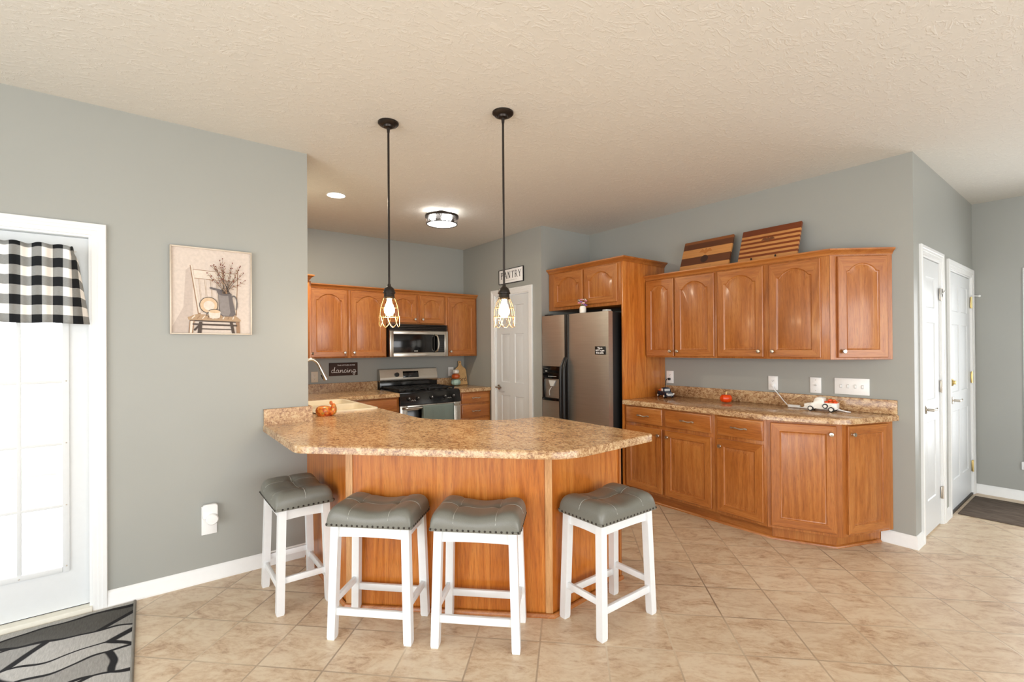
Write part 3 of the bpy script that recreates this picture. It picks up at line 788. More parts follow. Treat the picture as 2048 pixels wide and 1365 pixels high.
MB().box(dx0 + .045, -.0135, 1.150, dx0 + .075, -.011, 1.160).build('badge', 'greyplastic', di)
b = MB(); b.box(FW - .09, .03, 1.735, FW - .03, .09, 1.760, .004); b.build('hinge_cover', 'greyplastic', fr)
MB().box(.02, .03, 1.735, .10, .09, 1.758, .004).build('hinge_cover', 'black', fr)
mg = thing('fridge_magnet', 'small black magnet with white lettering on the right fridge door', 'magnet', (3.388, 3.095, 1.335), R90)
MB().box(0, -.002, 0, .128, 0, .078, .0006).build('card', 'black', mg)
M['ink_white'] = plain('white_ink', (245, 245, 245), .6, var=.0)
M['ink_black'] = plain('black_ink', (24, 24, 26), .6, var=.0)
for i, s in enumerate(('This is', 'NOT a gun', 'free zone.')): text_mesh('lettering', s, .0235, 'ink_white', mg, SL(.064, -.0022, .060 - i * .0215), .0004, bold=.0006)

# microwave
mw = thing('microwave', 'over-the-range stainless steel microwave with black window, above the stove', 'microwave', (2.192, 5.106, 1.308))
MW, MH = .755, .380
MB().box(0, .03, 0, MW, YK - 5.106 - .003, MH, .002).build('body', 'blackgloss', mw)
b = MB()
for i in range(4): b.box(.004, .004 + i * .004, MH - .016 - i * .019, MW - .004, .03, MH - .003 - i * .019, .002)
b.build('vent_grille', 'bronze', mw)
dr = bpy.data.objects.new('door', None); C.objects.link(dr); dr.parent = mw
b = MB(); dh = MH - .078
for q in ((0, 0, 0, .045, .03, dh), (MW - .050, 0, 0, MW, .03, dh), (.045, 0, 0, MW - .05, .03, .048), (.045, 0, dh - .040, MW - .05, .03, dh)): b.box(*q, bev=.002)
b.build('frame', 'steel', dr)
MB().box(.045, .004, .048, .575, .02, dh - .040, .002).build('window', 'blackgloss', dr)
P = catmull([(.575, 0, .055), (.590, -.035, .075), (.600, -.045, .15), (.590, -.035, dh - .065), (.575, 0, dh - .045)], 6)
MB().tube(P, .0105, 10).build('handle', 'steel', dr)
MB().box(.605, .002, .048, MW - .05, .02, dh - .040, .001).build('control_panel', 'black', mw)
b = MB()
for r in range(7):
    for q in range(4): b.box(.616 + q * .022, .0005, .062 + r * .024, .628 + q * .022, .003, .067 + r * .024)
b.build('keypad', plain('keypad_grey', (92, 96, 98), .5), mw)
MB().box(.30, -.001, .012 + .05, .345, .004, .020 + .05).build('badge', 'greyplastic', mw)

# range
rg = thing('gas_range', 'stainless and black gas range between the oak base cabinets', 'stove', (2.200, 4.856, 0))
RW_ = .766; RD = YK - 4.856 - .004
MB().box(.004, .03, .02, RW_ - .004, RD, .885, .003).build('body', 'blackgloss', rg)
MB().box(0, .02, .885, RW_, RD - .02, .922, .010).build('cooktop', 'blackgloss', rg)
b = MB(); b.loops([[(0, -.012, .775), (RW_, -.012, .775), (RW_, .05, .775), (0, .05, .775)], [(0, -.012, .795), (RW_, -.012, .795), (RW_, .05, .795), (0, .05, .795)], [(0, .018, .905), (RW_, .018, .905), (RW_, .05, .905), (0, .05, .905)]]); b.build('control_panel', 'blackgloss', rg)
for i, x in enumerate((.10, .21, .383, .555, .665)):
    m = Matrix.Translation((x, -.002, .842)) @ Matrix.Rotation(math.radians(75), 4, 'X')
    k = MB().lathe([(0, 0), (.021, 0), (.020, .018), (.016, .022), (0, .022)], 16, m=m).build('knob', 'black', rg)
    b = MB(); b.box(x - .002, -.024, .848, x + .002, -.021, .862); b.build('pointer', 'ink_white', k)
b = MB()
for x in (.155, .61):
    for k in range(5): b.box(x - .03 + k * .013, -.006, .820 + .006 * (k % 2), x - .024 + k * .013, -.0035, .826 + .006 * (k % 2))
b.build('panel_markings', 'greyplastic', rg)
for x in (.20, .566):
    gt = MB()
    for yy in (.10, .22, .34, .46, .56): gt.box(x - .165, yy - .006, .936, x + .165, yy + .006, .950, .002)
    for xx in (-.165, -.083, 0, .083, .165): gt.box(x + xx - .006, .094, .930, x + xx + .006, .566, .948, .002)
    for xx in (-.16, .16):
        for yy in (.10, .56): gt.box(x + xx - .008, yy - .008, .918, x + xx + .008, yy + .008, .94)
    gt.build('grate', 'iron', rg)
    for yy in (.20, .46):
        MB().lathe([(0, 0), (.045, 0), (.045, .008), (.034, .014), (0, .016)], 18, m=xf((x, yy, .921))).build('burner', 'iron', rg)
b = MB(); b.box(0, RD - .075, .90, RW_, RD, 1.010, .004); b.build('backguard_base', 'blackgloss', rg)
bgd = MB(); prof = [(RD - .078, 1.000), (RD - .088, 1.020), (RD - .080, 1.060), (RD - .060, 1.150), (RD - .040, 1.158), (RD, 1.150), (RD, 1.000)]
bgd.loops([[(x, y, z) for y, z in prof] for x in (0, .012, RW_ - .012, RW_)]); bg_ = bgd.build('backguard', 'steel', rg, 50)
SLP = math.atan2(.020, .090)
def onbg(x, z): return (x, RD - .0805 + (z - 1.06) * .222, z)
b = MB(); q = onbg(.40, 1.085); b.box(-.105, -.003, -.040, .105, .004, .040, .003, m=Matrix.Translation(q) @ Matrix.Rotation(-SLP, 4, 'X')); b.build('display', 'blackgloss', bg_)
b = MB(); q = onbg(.40, 1.09); b.box(-.03, -.0045, -.010, .03, -.002, .012, m=Matrix.Translation(q) @ Matrix.Rotation(-SLP, 4, 'X')); b.build('clock', 'clock', bg_)
b = MB(); q = onbg(.215, 1.085); b.lathe([(0, 0), (.028, 0), (.026, .016), (0, .018)], 18, m=Matrix.Translation(q) @ Matrix.Rotation(PI / 2 - SLP, 4, 'X')); b.build('knob', 'black', bg_)
dr = bpy.data.objects.new('oven_door', None); C.objects.link(dr); dr.parent = rg
b = MB()
for q in ((0, 0, .16, .085, .04, .770), (RW_ - .085, 0, .16, RW_, .04, .770), (.085, 0, .16, RW_ - .085, .04, .28), (.085, 0, .715, RW_ - .085, .04, .770)): b.box(*q, bev=.003)
b.build('frame', 'steel', dr)
MB().box(.085, .006, .28, RW_ - .085, .03, .715, .002).build('window', 'blackgloss', dr)
b = MB(); P = catmull([(.03, 0, .742), (.045, -.045, .745), (.12, -.052, .746), (RW_ / 2, -.054, .746), (RW_ - .12, -.052, .746), (RW_ - .045, -.045, .745), (RW_ - .03, 0, .742)], 5); b.tube(P, .012, 10); b.build('handle', 'steel', dr)
MB().box(.0, .004, .03, RW_, .04, .150, .003).build('drawer', 'steel', rg)
# towel on the oven handle
def towel():
    b = MB(); x0, x1 = 2.440, 2.835; N = 16; hy, hz = 4.856 - .054, .746; L = []
    prof = []
    for i in range(8): prof.append((-.018 + .003 * math.sin(i), .35 + (hz - .35) * i / 7))
    for i in range(1, 6): a = PI - PI * i / 6; prof.append((math.cos(a) * .016, hz + math.sin(a) * .015))
    for i in range(6): prof.append((.016, hz - i * .05))
    for i in range(N + 1):
        x = x0 + (x1 - x0) * i / N; wv = .004 * math.sin(i * 1.3)
        L.append([(x, hy + y + wv * (1 if z < hz - .02 else .1), z) for y, z in prof])
    b.loops(L, closed=False, cap0=False, cap1=False)
    o = b.build('dish_towel', 'green', None, 60)
    so = o.modifiers.new('t', 'SOLIDIFY'); so.thickness = .003; so.offset = 1
    tag(o, 'grey-green dish towel hanging over the oven door handle', 'towel')
towel()

# ================================================================== LIGHTS
def pendant(x, y, zf, zb, label):
    r = thing('pendant_light', label, 'pendant lamp', (x, y, CH), 0, 'caged pendants over the breakfast bar')
    zz = lambda z: z - CH
    b = MB(); b.lathe([(0, 0), (.060, 0), (.060, -.008), (.052, -.016), (.030, -.020), (.026, -.030), (.010, -.034), (.0075, -.06), (0, -.06)], 28); b.build('canopy', 'bronze', r)
    b = MB(); b.tube([(0, 0, -.05), (0, 0, zz(zf) + .01)], .0062, 10); b.build('rod', 'bronze', r)
    b = MB(); h = zz(zf)
    b.lathe([(0, h + .02), (.008, h + .018), (.011, h + .004), (.026, h - .008), (.032, h - .022), (.033, h - .030), (.036, h - .032), (.036, h - .037), (.030, h - .040), (.031, h - .060), (.034, h - .066), (.030, h - .070), (0, h - .070)], 24); b.build('socket', 'bronze', r)
    b = MB(); zc = h - .062; bot = zz(zb); W = 8
    hgt = zc - (bot + .068)
    def rad(t): return .031 + .027 * math.sin(PI / 2 * min(1, t * 1.05)) ** .9
    for k in range(W):
        a = 2 * PI * k / W
        b.tube([(rad(t) * math.cos(a), rad(t) * math.sin(a), zc - hgt * t) for t in [i / 8 for i in range(9)]], .0014, 6)
    for t in (0, .52, 1.0):
        b.tube([(rad(t) * math.cos(2 * PI * k / 32), rad(t) * math.sin(2 * PI * k / 32), zc - hgt * t) for k in range(32)], .0015, 6, True)
    for k in range(0, W, 1):                                   # drooping scallop loops
        a0 = 2 * PI * k / W; P = []
        for i in range(13):
            t = i / 12; a = a0 + (t - .5) * 2 * PI / W * 1.45
            P.append((.059 * math.cos(a), .059 * math.sin(a), zc - hgt - .064 * math.sin(PI * t) ** .7 + .004))
        b.tube(P, .0014, 6)
    b.build('cage', 'bronzecage', r)
    b = MB(); b.lathe([(0, h - .068), (.013, h - .070), (.014, h - .085), (.022, h - .105), (.030, h - .130), (.029, h - .150), (.018, h - .168), (0, h - .174)], 20); b.build('bulb', 'bulb', r)
    point_light('pendant_glow', (x, y, zf - .19), 3.5, (1.0, .76, .50), .03)
pendant(1.137, 2.655, 1.768, 1.524, 'bronze caged pendant on a long rod, nearer the grey wall and microwave')
pendant(1.607, 2.152, 1.748, 1.512, 'bronze caged pendant on a long rod, in front of the white pantry door')

rc = thing('recessed_light', 'round white recessed downlight glowing in the kitchen ceiling', 'ceiling light', (1.308, 4.175, CH))
MB().lathe([(.070, -.001), (.082, -.001), (.084, -.004), (.074, -.007), (.070, -.001)], 32).build('trim_ring', 'white', rc)
MB().lathe([(0, -.005), (.070, -.005), (.070, -.001), (0, -.001)], 32).build('lens', 'canlens', rc)
point_light('downlight', (1.308, 4.175, CH - .012), 14, (1.0, .86, .66), .05, 'AREA')

fl = thing('flush_mount_light', 'round bronze flush-mount fixture with open metalwork and bright bulbs on the kitchen ceiling', 'ceiling light', (2.300, 4.090, CH))
MB().lathe([(0, 0), (.060, 0), (.060, -.026), (0, -.026)], 28).build('canopy', 'bronze', fl)
MB().lathe([(.152, -.058), (.162, -.058), (.162, -.036), (.152, -.036), (.152, -.058)], 36).build('upper_ring', 'bronze', fl)
b = MB()
for k in range(3):
    a = 2 * PI * k / 3 + .5; b.tube([(.08 * math.cos(a), .08 * math.sin(a), -.020), (.155 * math.cos(a), .155 * math.sin(a), -.042)], .005, 8)
b.build('arm', 'bronze', fl)
b = MB()
for k in range(12):
    a = 2 * PI * k / 12; e = a + PI / 12
    b.tube([(.150 * math.cos(a), .150 * math.sin(a), -.050), (.146 * math.cos(a), .146 * math.sin(a), -.118)], .003, 6)
    P = []
    for i in range(17):
        q = 2 * PI * i / 16; aa = e + .20 * math.cos(q) * .9; P.append((.149 * math.cos(aa), .149 * math.sin(aa), -.084 + .028 * math.sin(q)))
    b.tube(P[:-1], .0022, 6, True)
b.tube([(.147 * math.cos(2 * PI * k / 40), .147 * math.sin(2 * PI * k / 40), -.120) for k in range(40)], .005, 8, True)
b.build('cage', 'bronze', fl)
MB().lathe([(0, -.118), (.142, -.118), (.142, -.114), (0, -.114)], 32).build('diffuser_disc', 'diffuser', fl)
for k in range(3):
    a = 2 * PI * k / 3 + .92; p = (.098 * math.cos(a), .075 * math.sin(a))
    MB().ball((p[0], p[1], -.068), .030, seg=14, rings=10).build('bulb', 'coolbulb', fl)
    point_light('flush_glow', (2.300 + p[0] * 1.0, 4.090 + p[1] * 1.0, CH - .068), 15, (1.0, .96, .90), .022)

# ================================================================== BAR STOOLS
def cushion_z(u, v):
    e = max(0, 1 - abs(u) ** 11) ** .45 * max(0, 1 - abs(v) ** 9) ** .45
    sad = .056 + .026 * (1 - math.cos(PI * min(1, abs(u) * 1.15))) / 2
    cr = math.exp(-((abs(u) - .46) / .045) ** 2) * .007 + math.exp(-(v / .07) ** 2) * .007
    tuft = math.exp(-(((abs(u) - .46) / .12) ** 2 + (v / .18) ** 2)) * .010
    pf = .004 * math.cos(PI * v * .5)
    return e * (sad - (cr + tuft) * e + pf)
def make_stool(label, loc, rz):
    r = thing('bar_stool', label, 'stool', loc, rz, 'white bar stools with grey seats')
    ax, ay, zb = .217, .152, .556
    b = MB(); NU, NV = 44, 36; G = []
    for i in range(NU + 1):
        u = math.sin(PI / 2 * (2 * i / NU - 1)); row = []
        for j in range(NV + 1):
            v = math.sin(PI / 2 * (2 * j / NV - 1))
            k = 1 - .035 * (abs(u) ** 8) * (abs(v) ** 8)
            row.append((ax * u * k, ay * v * k, zb + .004 + cushion_z(u, v)))
        G.append(row)
    b.loops(G, closed=False, cap0=False, cap1=False)
    poly = [(x * .995, y * .995) for x, y in rounded([(-ax, -ay), (ax, -ay), (ax, ay), (-ax, ay)], [.012] * 4, 3)]
    b.prism(poly, zb - .006, zb + .006)
    seat = b.build('seat', 'leather', r, 60)
    b = MB()
    def line(f, n=28):
        P = []
        for i in range(n + 1):
            u, v = f(2 * i / n - 1); P.append((ax * u, ay * v, zb + .0055 + cushion_z(u, v)))
        b.tube(P, .0013, 5)
    for s in (-.46, .46): line(lambda t: (s, t * .985))
    line(lambda t: (t * .985, 0), 40)
    b.build('stitching', 'stitch', seat)
    b = MB()
    for s in (-1, 1):
        for i in range(17): b.ball((-ax + .010 + (2 * ax - .02) * i / 16, s * ay, zb + .003), .0052, .003, .0052, seg=8, rings=6)
        for i in range(1, 11): b.ball((s * ax, -ay + .010 + (2 * ay - .02) * i / 11, zb + .003), .003, .0052, .0052, seg=8, rings=6)
    b.build('nailhead_trim', 'nail', seat)
    lt, fx, fy, tx, ty = .019, .211, .146, .196, .131    # half leg, outer foot, outer top
    for sx in (-1, 1):
        for sy in (-1, 1):
            b = MB(); L = []
            for z, k in ((0, .017), (.012, .0195), (.30, .0195), (zb - .006, .0195)):
                t = z / zb; cx, cy = sx * (fx + (tx - fx) * t - lt), sy * (fy + (ty - fy) * t - lt)
                L.append([(cx - k, cy - k, z), (cx + k, cy - k, z), (cx + k, cy + k, z), (cx - k, cy + k, z)])
            b.loops(L); leg = b.build('leg', 'stoolwhite', r, 20)
            MB().lathe([(0, 0), (.013, 0), (.013, .003), (0, .003)], 12, m=xf((sx * (fx - lt), sy * (fy - lt), .0))).build('foot_pad', 'greyplastic', leg)
    for s in (-1, 1):                                    # aprons with a shallow arch below
        for ln, off, sw in ((tx - .036, ty - .022, 0), (ty - .036, tx - .022, 1)):
            top, N = zb - .006, 10; up, lo = [], []
            for i in range(N + 1):
                t = 2 * i / N - 1; up.append((ln * t, top)); lo.append((ln * t, top - .060 + .004 * (1 - t * t)))
            P = [(x, z) for x, z in up] + [(x, z) for x, z in reversed(lo)]
            b = MB()
            A = [[(x, s * off - .010, z) if not sw else (s * off - .010, x, z) for x, z in P], [(x, s * off + .010, z) if not sw else (s * off + .010, x, z) for x, z in P]]
            b.loops(A); b.build('apron', 'stoolwhite', r, 20)
    for s in (-1, 1):
        q = .150 / zb; ox, oy = fx + (tx - fx) * q - lt, fy + (ty - fy) * q - lt
        MB().box(-ox + .018, s * oy - .009, .115, ox - .018, s * oy + .009, .150, .002).build('stretcher', 'stoolwhite', r)
        MB().box(s * ox - .009, -oy + .018, .158, s * ox + .009, oy - .018, .190, .002).build('stretcher', 'stoolwhite', r)
make_stool('white stool with grey tufted seat standing by the grey wall, leftmost of four', (.682, 2.932, 0), PI / 2)
make_stool('white stool with grey tufted seat, second from the grey wall', (.937, 2.315, 0), math.radians(-45.3))
make_stool('white stool with grey tufted seat, third from the grey wall', (1.300, 1.950, 0), math.radians(-45))
make_stool('white stool with grey tufted seat, at the right end of the peninsula', (1.914, 1.668, 0), 0)

# ================================================================== LEFT WALL THINGS
def picture():
    x0, x1, z0, z1 = .110, .533, 1.497, 2.019; Wd, Hd = x1 - x0, z1 - z0
    r = thing('framed_picture', 'square framed print of a weathered white chair with pitcher and twigs, on the grey wall', 'picture', (x0, YL - .001, z0))
    b = MB(); k, d = .008, -.026
    for q in ((0, d, 0, k, 0, Hd), (Wd - k, d, 0, Wd, 0, Hd), (k, d, 0, Wd - k, 0, k), (k, d, Hd - k, Wd - k, 0, Hd)): b.box(*q, bev=.001)
    b.build('frame', plain('pale_silver_frame', (196, 184, 168), .4, .3), r)
    mats = {n: plain('print_' + n, c, .8, var=.06, scale=60) for n, c in dict(paper=(206, 194, 184), shade=(188, 175, 166), white=(214, 204, 192), wear=(150, 122, 98), dark=(78, 68, 62), jug=(138, 132, 130), jugd=(106, 100, 100), seat=(172, 146, 118), bowl=(205, 180, 150), berry=(120, 66, 58), rim=(60, 56, 56)).items()}
    b = MB(); L = [0]
    def pg(mat, pts, close=True):
        L[0] += 1; y = -.0150 - .00012 * L[0]
        b.face([(k + x * (Wd - 2 * k), y, k + z * (Hd - 2 * k)) for x, z in pts], mats[mat])
    def el(mat, cx, cz, rx, rz, n=24): pg(mat, [(cx + rx * math.cos(2 * PI * i / n), cz + rz * math.sin(2 * PI * i / n)) for i in range(n)])
    def ln(mat, p, q, w):
        d = Vector((q[0] - p[0], q[1] - p[1])).normalized(); n = Vector((-d.y, d.x)) * w
        pg(mat, [(p[0] - n.x, p[1] - n.y), (q[0] - n.x, q[1] - n.y), (q[0] + n.x, q[1] + n.y), (p[0] + n.x, p[1] + n.y)])
    pg('paper', [(0, 0), (1, 0), (1, 1), (0, 1)])
    pg('shade', [(0, .06), (.14, .30), (.17, .74), (.25, .80), (.26, .22), (.20, 0), (0, 0)])
    ln('wear', (.235, .80), (.335, .22), .018); ln('white', (.240, .80), (.338, .24), .011)
    ln('wear', (.82, .78), (.80, .22), .016); ln('white', (.815, .77), (.795, .24), .009)
    pg('wear', [(.255, .755), (.80, .735), (.80, .63), (.275, .645)]); pg('white', [(.26, .748), (.80, .728), (.80, .637), (.275, .652)])
    for i in range(6): ln('wear', (.33 + i * .075, .645), (.375 + i * .067, .24), .008); ln('white', (.331 + i * .075, .645), (.376 + i * .067, .24), .0045)
    pg('dark', [(.20, .175), (.86, .165), (.85, .13), (.22, .14)])
    pg('seat', [(.19, .185), (.30, .225), (.80, .215), (.87, .165), (.86, .145), (.20, .155)])
    for i in range(9): ln('wear' if i % 2 else 'white', (.24 + i * .065, .170), (.28 + i * .062, .205), .006)
    pg('wear', [(.215, .145), (.275, .145), (.255, 0), (.20, 0)]); pg('white', [(.225, .14), (.26, .14), (.24, 0), (.215, 0)])
    pg('dark', [(.33, .135), (.37, .135), (.36, 0), (.31, 0)]); pg('dark', [(.72, .135), (.76, .135), (.79, 0), (.75, 0)]); pg('wear', [(.80, .14), (.85, .14), (.86, 0), (.81, 0)])
    ln('dark', (.25, .105), (.82, .095), .010); ln('dark', (.34, .05), (.76, .045), .006); ln('dark', (.27, .03), (.36, .12), .012)
    el('rim', .452, .335, .118, .098); el('bowl', .452, .335, .110, .091); el('white', .455, .330, .070, .058)
    # pitcher with spout, handle
    pg('jugd', [(.57, .475), (.59, .235), (.63, .205), (.76, .205), (.80, .235), (.745, .475)])
    pg('jug', [(.575, .472), (.60, .24), (.64, .215), (.71, .215), (.73, .25), (.70, .472)])
    pg('jugd', [(.46, .545), (.475, .555), (.63, .525), (.64, .47), (.57, .475), (.55, .515), (.47, .53)]); el('jugd', .66, .478, .088, .022)
    for i in range(7): a = -.6 + i * .35; c_ = lambda q: (.775 + .045 * math.cos(q), .36 + .10 * math.sin(q)); ln('jugd', c_(a * 1.3), c_((a + .35) * 1.3), .008)
    el('rim', .525, .262, .078, .028); pg('white', [(.447, .262), (.46, .185), (.50, .178), (.56, .178), (.59, .188), (.603, .262)]); el('bowl', .525, .262, .070, .021)
    for q in range(4): ln('rim', (.447 - .02 * (q in (1, 2)), .25 - q * .016), (.447 - .02 * (q in (0, 1, 2)), .235 - q * .014), .005)
    rnd = random.Random(4)
    for i in range(17):
        x, z = .62 + rnd.random() * .10, .48; a = PI / 2 + (i - 8) * .105 + rnd.uniform(-.05, .05); st = rnd.uniform(.050, .072); w = .0042
        for s in range(6):
            nx, nz = x + math.cos(a) * st * .9, z + math.sin(a) * st
            if nx > .97 or nz > .93: break
            ln('dark' if i % 3 else 'wear', (x, z), (nx, nz), w); w *= .84
            if s > 1:
                el('berry', nx + rnd.uniform(-.015, .015), nz + rnd.uniform(-.01, .01), .0085, .0075, 8)
                b2 = a + rnd.choice((-.7, .7)); ln('wear', (x, z), (x + math.cos(b2) * .05, z + math.sin(b2) * .045), .0022)
            x, z = nx, nz; a += rnd.uniform(-.16, .16)
    b.build('canvas_print', None, r)
    MB().box(.006, -.0148, .006, Wd - .006, -.002, Hd - .006).build('backing', 'white', r)
picture()
def valance():
    t = NT('buffalo_check_cotton'); v = t.coord(kind='UV'); sp = t.add('ShaderNodeSeparateXYZ'); t.ln(v, sp.inputs[0])
    def band(o): return t.math('GREATER_THAN', t.math('FRACT', o), .5)
    bu = band(t.math('ADD', sp.outputs[0], .1)); bv = band(t.math('ADD', sp.outputs[1], .56)); s = t.math('ADD', bu, bv)
    th = t.noise(t.vmath('MULTIPLY', v, (8, 260, 1)), 1.0, 2)
    grey = t.mix(th, lin(96, 98, 98), lin(168, 170, 168))
    c1 = t.mix(t.math('GREATER_THAN', s, .5), lin(236, 234, 230), grey)
    dk = t.mix(t.math('MULTIPLY', th, .35), lin(14, 14, 15), lin(60, 66, 72))
    c2 = t.mix(t.math('GREATER_THAN', s, 1.5), c1, dk)
    m = t.set(c2, .9, 0, .2)
    x0, x1, z0, z1 = -1.02, -.238, 1.545, 1.948; NX, NZ = 110, 16; b = MB(); G = []
    bm = b.bm; uv = bm.loops.layers.uv.new('UVMap'); V = {}
    for i in range(NX + 1):
        for j in range(NZ + 1):
            s_, q = i / NX, j / NZ; x = x0 + (x1 - x0) * s_; z = z0 + (z1 - z0) * q
            amp = .004 + .007 * q; y = -.075 + amp * math.sin(s_ * 46 + .7 * math.sin(q * 3)) + .003 * math.sin(s_ * 117)
            e = max(0, (s_ - .90) / .10); y += .060 * e ** 2.2; xx = x - .050 * q * e ** 1.3 - (.012 * e if q > .9 else 0)
            zz = z + .004 * math.sin(s_ * 60) * q + .002 * math.sin(s_ * 25) - (.035 * max(0, e - .5) ** 2 * 4 * q)
            V[i, j] = bm.verts.new((xx, y, zz))
    for i in range(NX):
        for j in range(NZ):
            f = bm.faces.new((V[i, j], V[i + 1, j], V[i + 1, j + 1], V[i, j + 1]))
            for lp, (a, c_) in zip(f.loops, ((i, j), (i + 1, j), (i + 1, j + 1), (i, j + 1))): lp[uv].uv = ((a / NX) * 10.2, c_ / NZ * (z1 - z0) / .097)
    r = thing('window_valance', 'black and white buffalo-check valance over the glass of the patio door', 'curtain', (0, YL, 0))
    o = b.build('fabric', m, r, 80); so = o.modifiers.new('t', 'SOLIDIFY'); so.thickness = .002
    b = MB(); b.tube(catmull([(x0, .02, 1.935), (x0 + .02, -.045, 1.925), (x0 + .10, -.052, 1.925), (x1 - .15, -.052, 1.925), (x1 - .085, -.040, 1.925), (x1 - .06, .02, 1.935)], 4), .005, 8); b.build('curtain_rod', 'white', r)
valance()
def plate(name, label, loc, rz, w, h, kind, cat, mat='plastic', group=None):
    r = thing(name, label, cat, loc, rz, group)
    MB().box(-w / 2, -.006, -h / 2, w / 2, 0, h / 2, .002).build('plate', mat, r)
    if kind == 'outlet':
        for s in (-1, 1):
            rc_ = MB().prism(rounded([(-.017, -.014), (.017, -.014), (.017, .014), (-.017, .014)], [.008] * 4, 3), 0, .002, m=xf((0, -.006, s * .0195), (PI / 2, 0, 0))).build('receptacle', mat, r)
            b = MB(); zc = s * .0195
            for dx in (-.006, .006): b.box(dx - .0011, -.0086, zc - .001, dx + .0011, -.0078, zc + .007)
            b.box(-.002, -.0086, zc - .009, .002, -.0078, zc - .005); b.build('slots', 'ink_black', rc_)
    elif kind == 'switch4':
        for i in range(4):
            x = (i - 1.5) * .046
            MB().box(x - .005, -.012, -.010, x + .005, -.006, .010, .001).build('toggle', 'plastic', r)
            MB().box(x - .0075, -.0072, -.014, x + .0075, -.006, .014).build('slot', 'greyplastic', r)
    elif kind == 'jack':
        MB().lathe([(0, 0), (.008, 0), (.006, .008), (0, .008)], 12, m=xf((0, -.006, 0), (PI / 2, 0, 0))).build('jack', 'greyplastic', r)
        b = MB()
        for z in (-.042, .042): b.ball((0, -.006, z), .003, seg=8, rings=6)
        b.build('screw_heads', 'nickel', r)
    return r
plate('wall_outlet', 'white outlet plate low on the grey left wall, under the plug-in freshener', (.301, YL - .0005, .370), 0, .080, .172, 'outlet', 'outlet')
nl = thing('plug_in_freshener', 'white plug-in air freshener in the low outlet on the grey left wall', 'air freshener', (.304, YL - .008, .395))
pts = rounded([(-.040, .0), (.040, .0), (.040, .085), (-.040, .085)], [.012, .012, .020, .020], 4)
MB().prism(pts, 0, .028, .004, m=xf((0, 0, -.010), (PI / 2, 0, 0))).build('housing', 'plastic', nl)
MB().lathe([(0, 0), (.030, 0), (.033, .008), (.033, .028), (.028, .034), (0, .036)], 24, m=xf((.008, -.018, -.012), (PI / 2, 0, 0))).build('refill_cap', 'plastic', nl)

plate('wall_outlet', 'white outlet plate with a black plug, by the tall fridge panel', (XR - .0005, 2.812, 1.100), R90, .080, .124, 'outlet', 'outlet')
plate('wall_outlet', 'white outlet plate with a white cord, in the middle of the right wall', (XR - .0005, 1.820, 1.093), R90, .076, .118, 'outlet', 'outlet')
plate('jack_plate', 'single white wall plate with one round jack, between an outlet and the four switches', (XR - .0005, 1.499, 1.093), R90, .078, .122, 'jack', 'wall plate')
plate('switch_plate', 'wide white plate with four toggle switches on the right wall', (XR - .0005, 1.258, 1.097), R90, .222, .122, 'switch4', 'light switch')
plate('wall_outlet', 'almond outlet plate left of the dark sign on the stove wall', (1.478, YK - .0005, 1.094), 0, .074, .118, 'outlet', 'outlet', 'ivory')
plate('wall_outlet', 'white outlet plate behind the bread board right of the stove', (3.215, YK - .0005, 1.094), 0, .080, .118, 'outlet', 'outlet')

# signs
def strokes(b, lines, w, m, mat=None):
    for P in lines: b.tube([(x, 0, z) for x, z in P], w, 6, m=m)
def dancing():
    x0, x1, z0, z1 = 1.635, 1.958, 1.098, 1.246; r = thing('wall_sign', 'dark brown sign with white script reading dancing, under the cabinets of the stove wall', 'sign', (x0, YK - .001, z0))
    W_, H_ = x1 - x0, z1 - z0
    MB().box(0, -.014, 0, W_, 0, H_, .002).build('board', plain('dark_stained_board', (58, 36, 26), .7, var=.2), r)
    text_mesh('small_lettering', 'THIS KITCHEN IS FOR', .021, 'ink_white', r, SL(.190, -.0142, .118), .0006)
    G = {'d': [[(.75, .62), (.45, .72), (.12, .5), (.1, .18), (.38, 0), (.72, .25), (.86, .9), (.98, 1.45), (.86, 1.2), (.74, .6), (.76, .1), (1.05, .05), (1.25, .25)]],
         'a': [[(.72, .6), (.42, .72), (.1, .45), (.1, .12), (.36, 0), (.66, .3), (.76, .65), (.70, .2), (.82, 0), (1.1, .2)]],
         'n': [[(0, .25), (.15, .65), (.18, .3), (.14, 0), (.3, .45), (.55, .68), (.66, .45), (.62, .12), (.78, 0), (1.05, .2)]],
         'c': [[(.62, .55), (.42, .70), (.12, .45), (.1, .15), (.35, 0), (.62, .08), (.82, .25)]],
         'i': [[(0, .25), (.16, .65), (.16, .2), (.28, 0), (.52, .2)], [(.22, .95), (.24, .97), (.26, 1.0)]],
         'g': [[(.72, .6), (.42, .72), (.1, .45), (.12, .15), (.36, .05), (.66, .32), (.76, .65), (.68, 0), (.5, -.55), (.22, -.62), (.12, -.35), (.5, -.08), (1.0, .2)]]}
    b = MB(); x = .020; s = .044; adv = {'d': 1.18, 'a': 1.05, 'n': 1.0, 'c': .78, 'i': .50, 'g': 1.0}
    for ch in 'dancing':
        for P in G[ch]:
            Q = catmull([(x + px * s, 0, .036 + pz * s) for px, pz in P], 4); b.tube(Q, [.0018 + .0014 * abs(math.sin(i * .35)) for i in range(len(Q))], 6, m=xf((0, -.0145, 0)))
        x += adv[ch] * s
    b.build('script_lettering', 'ink_white', r)
dancing()
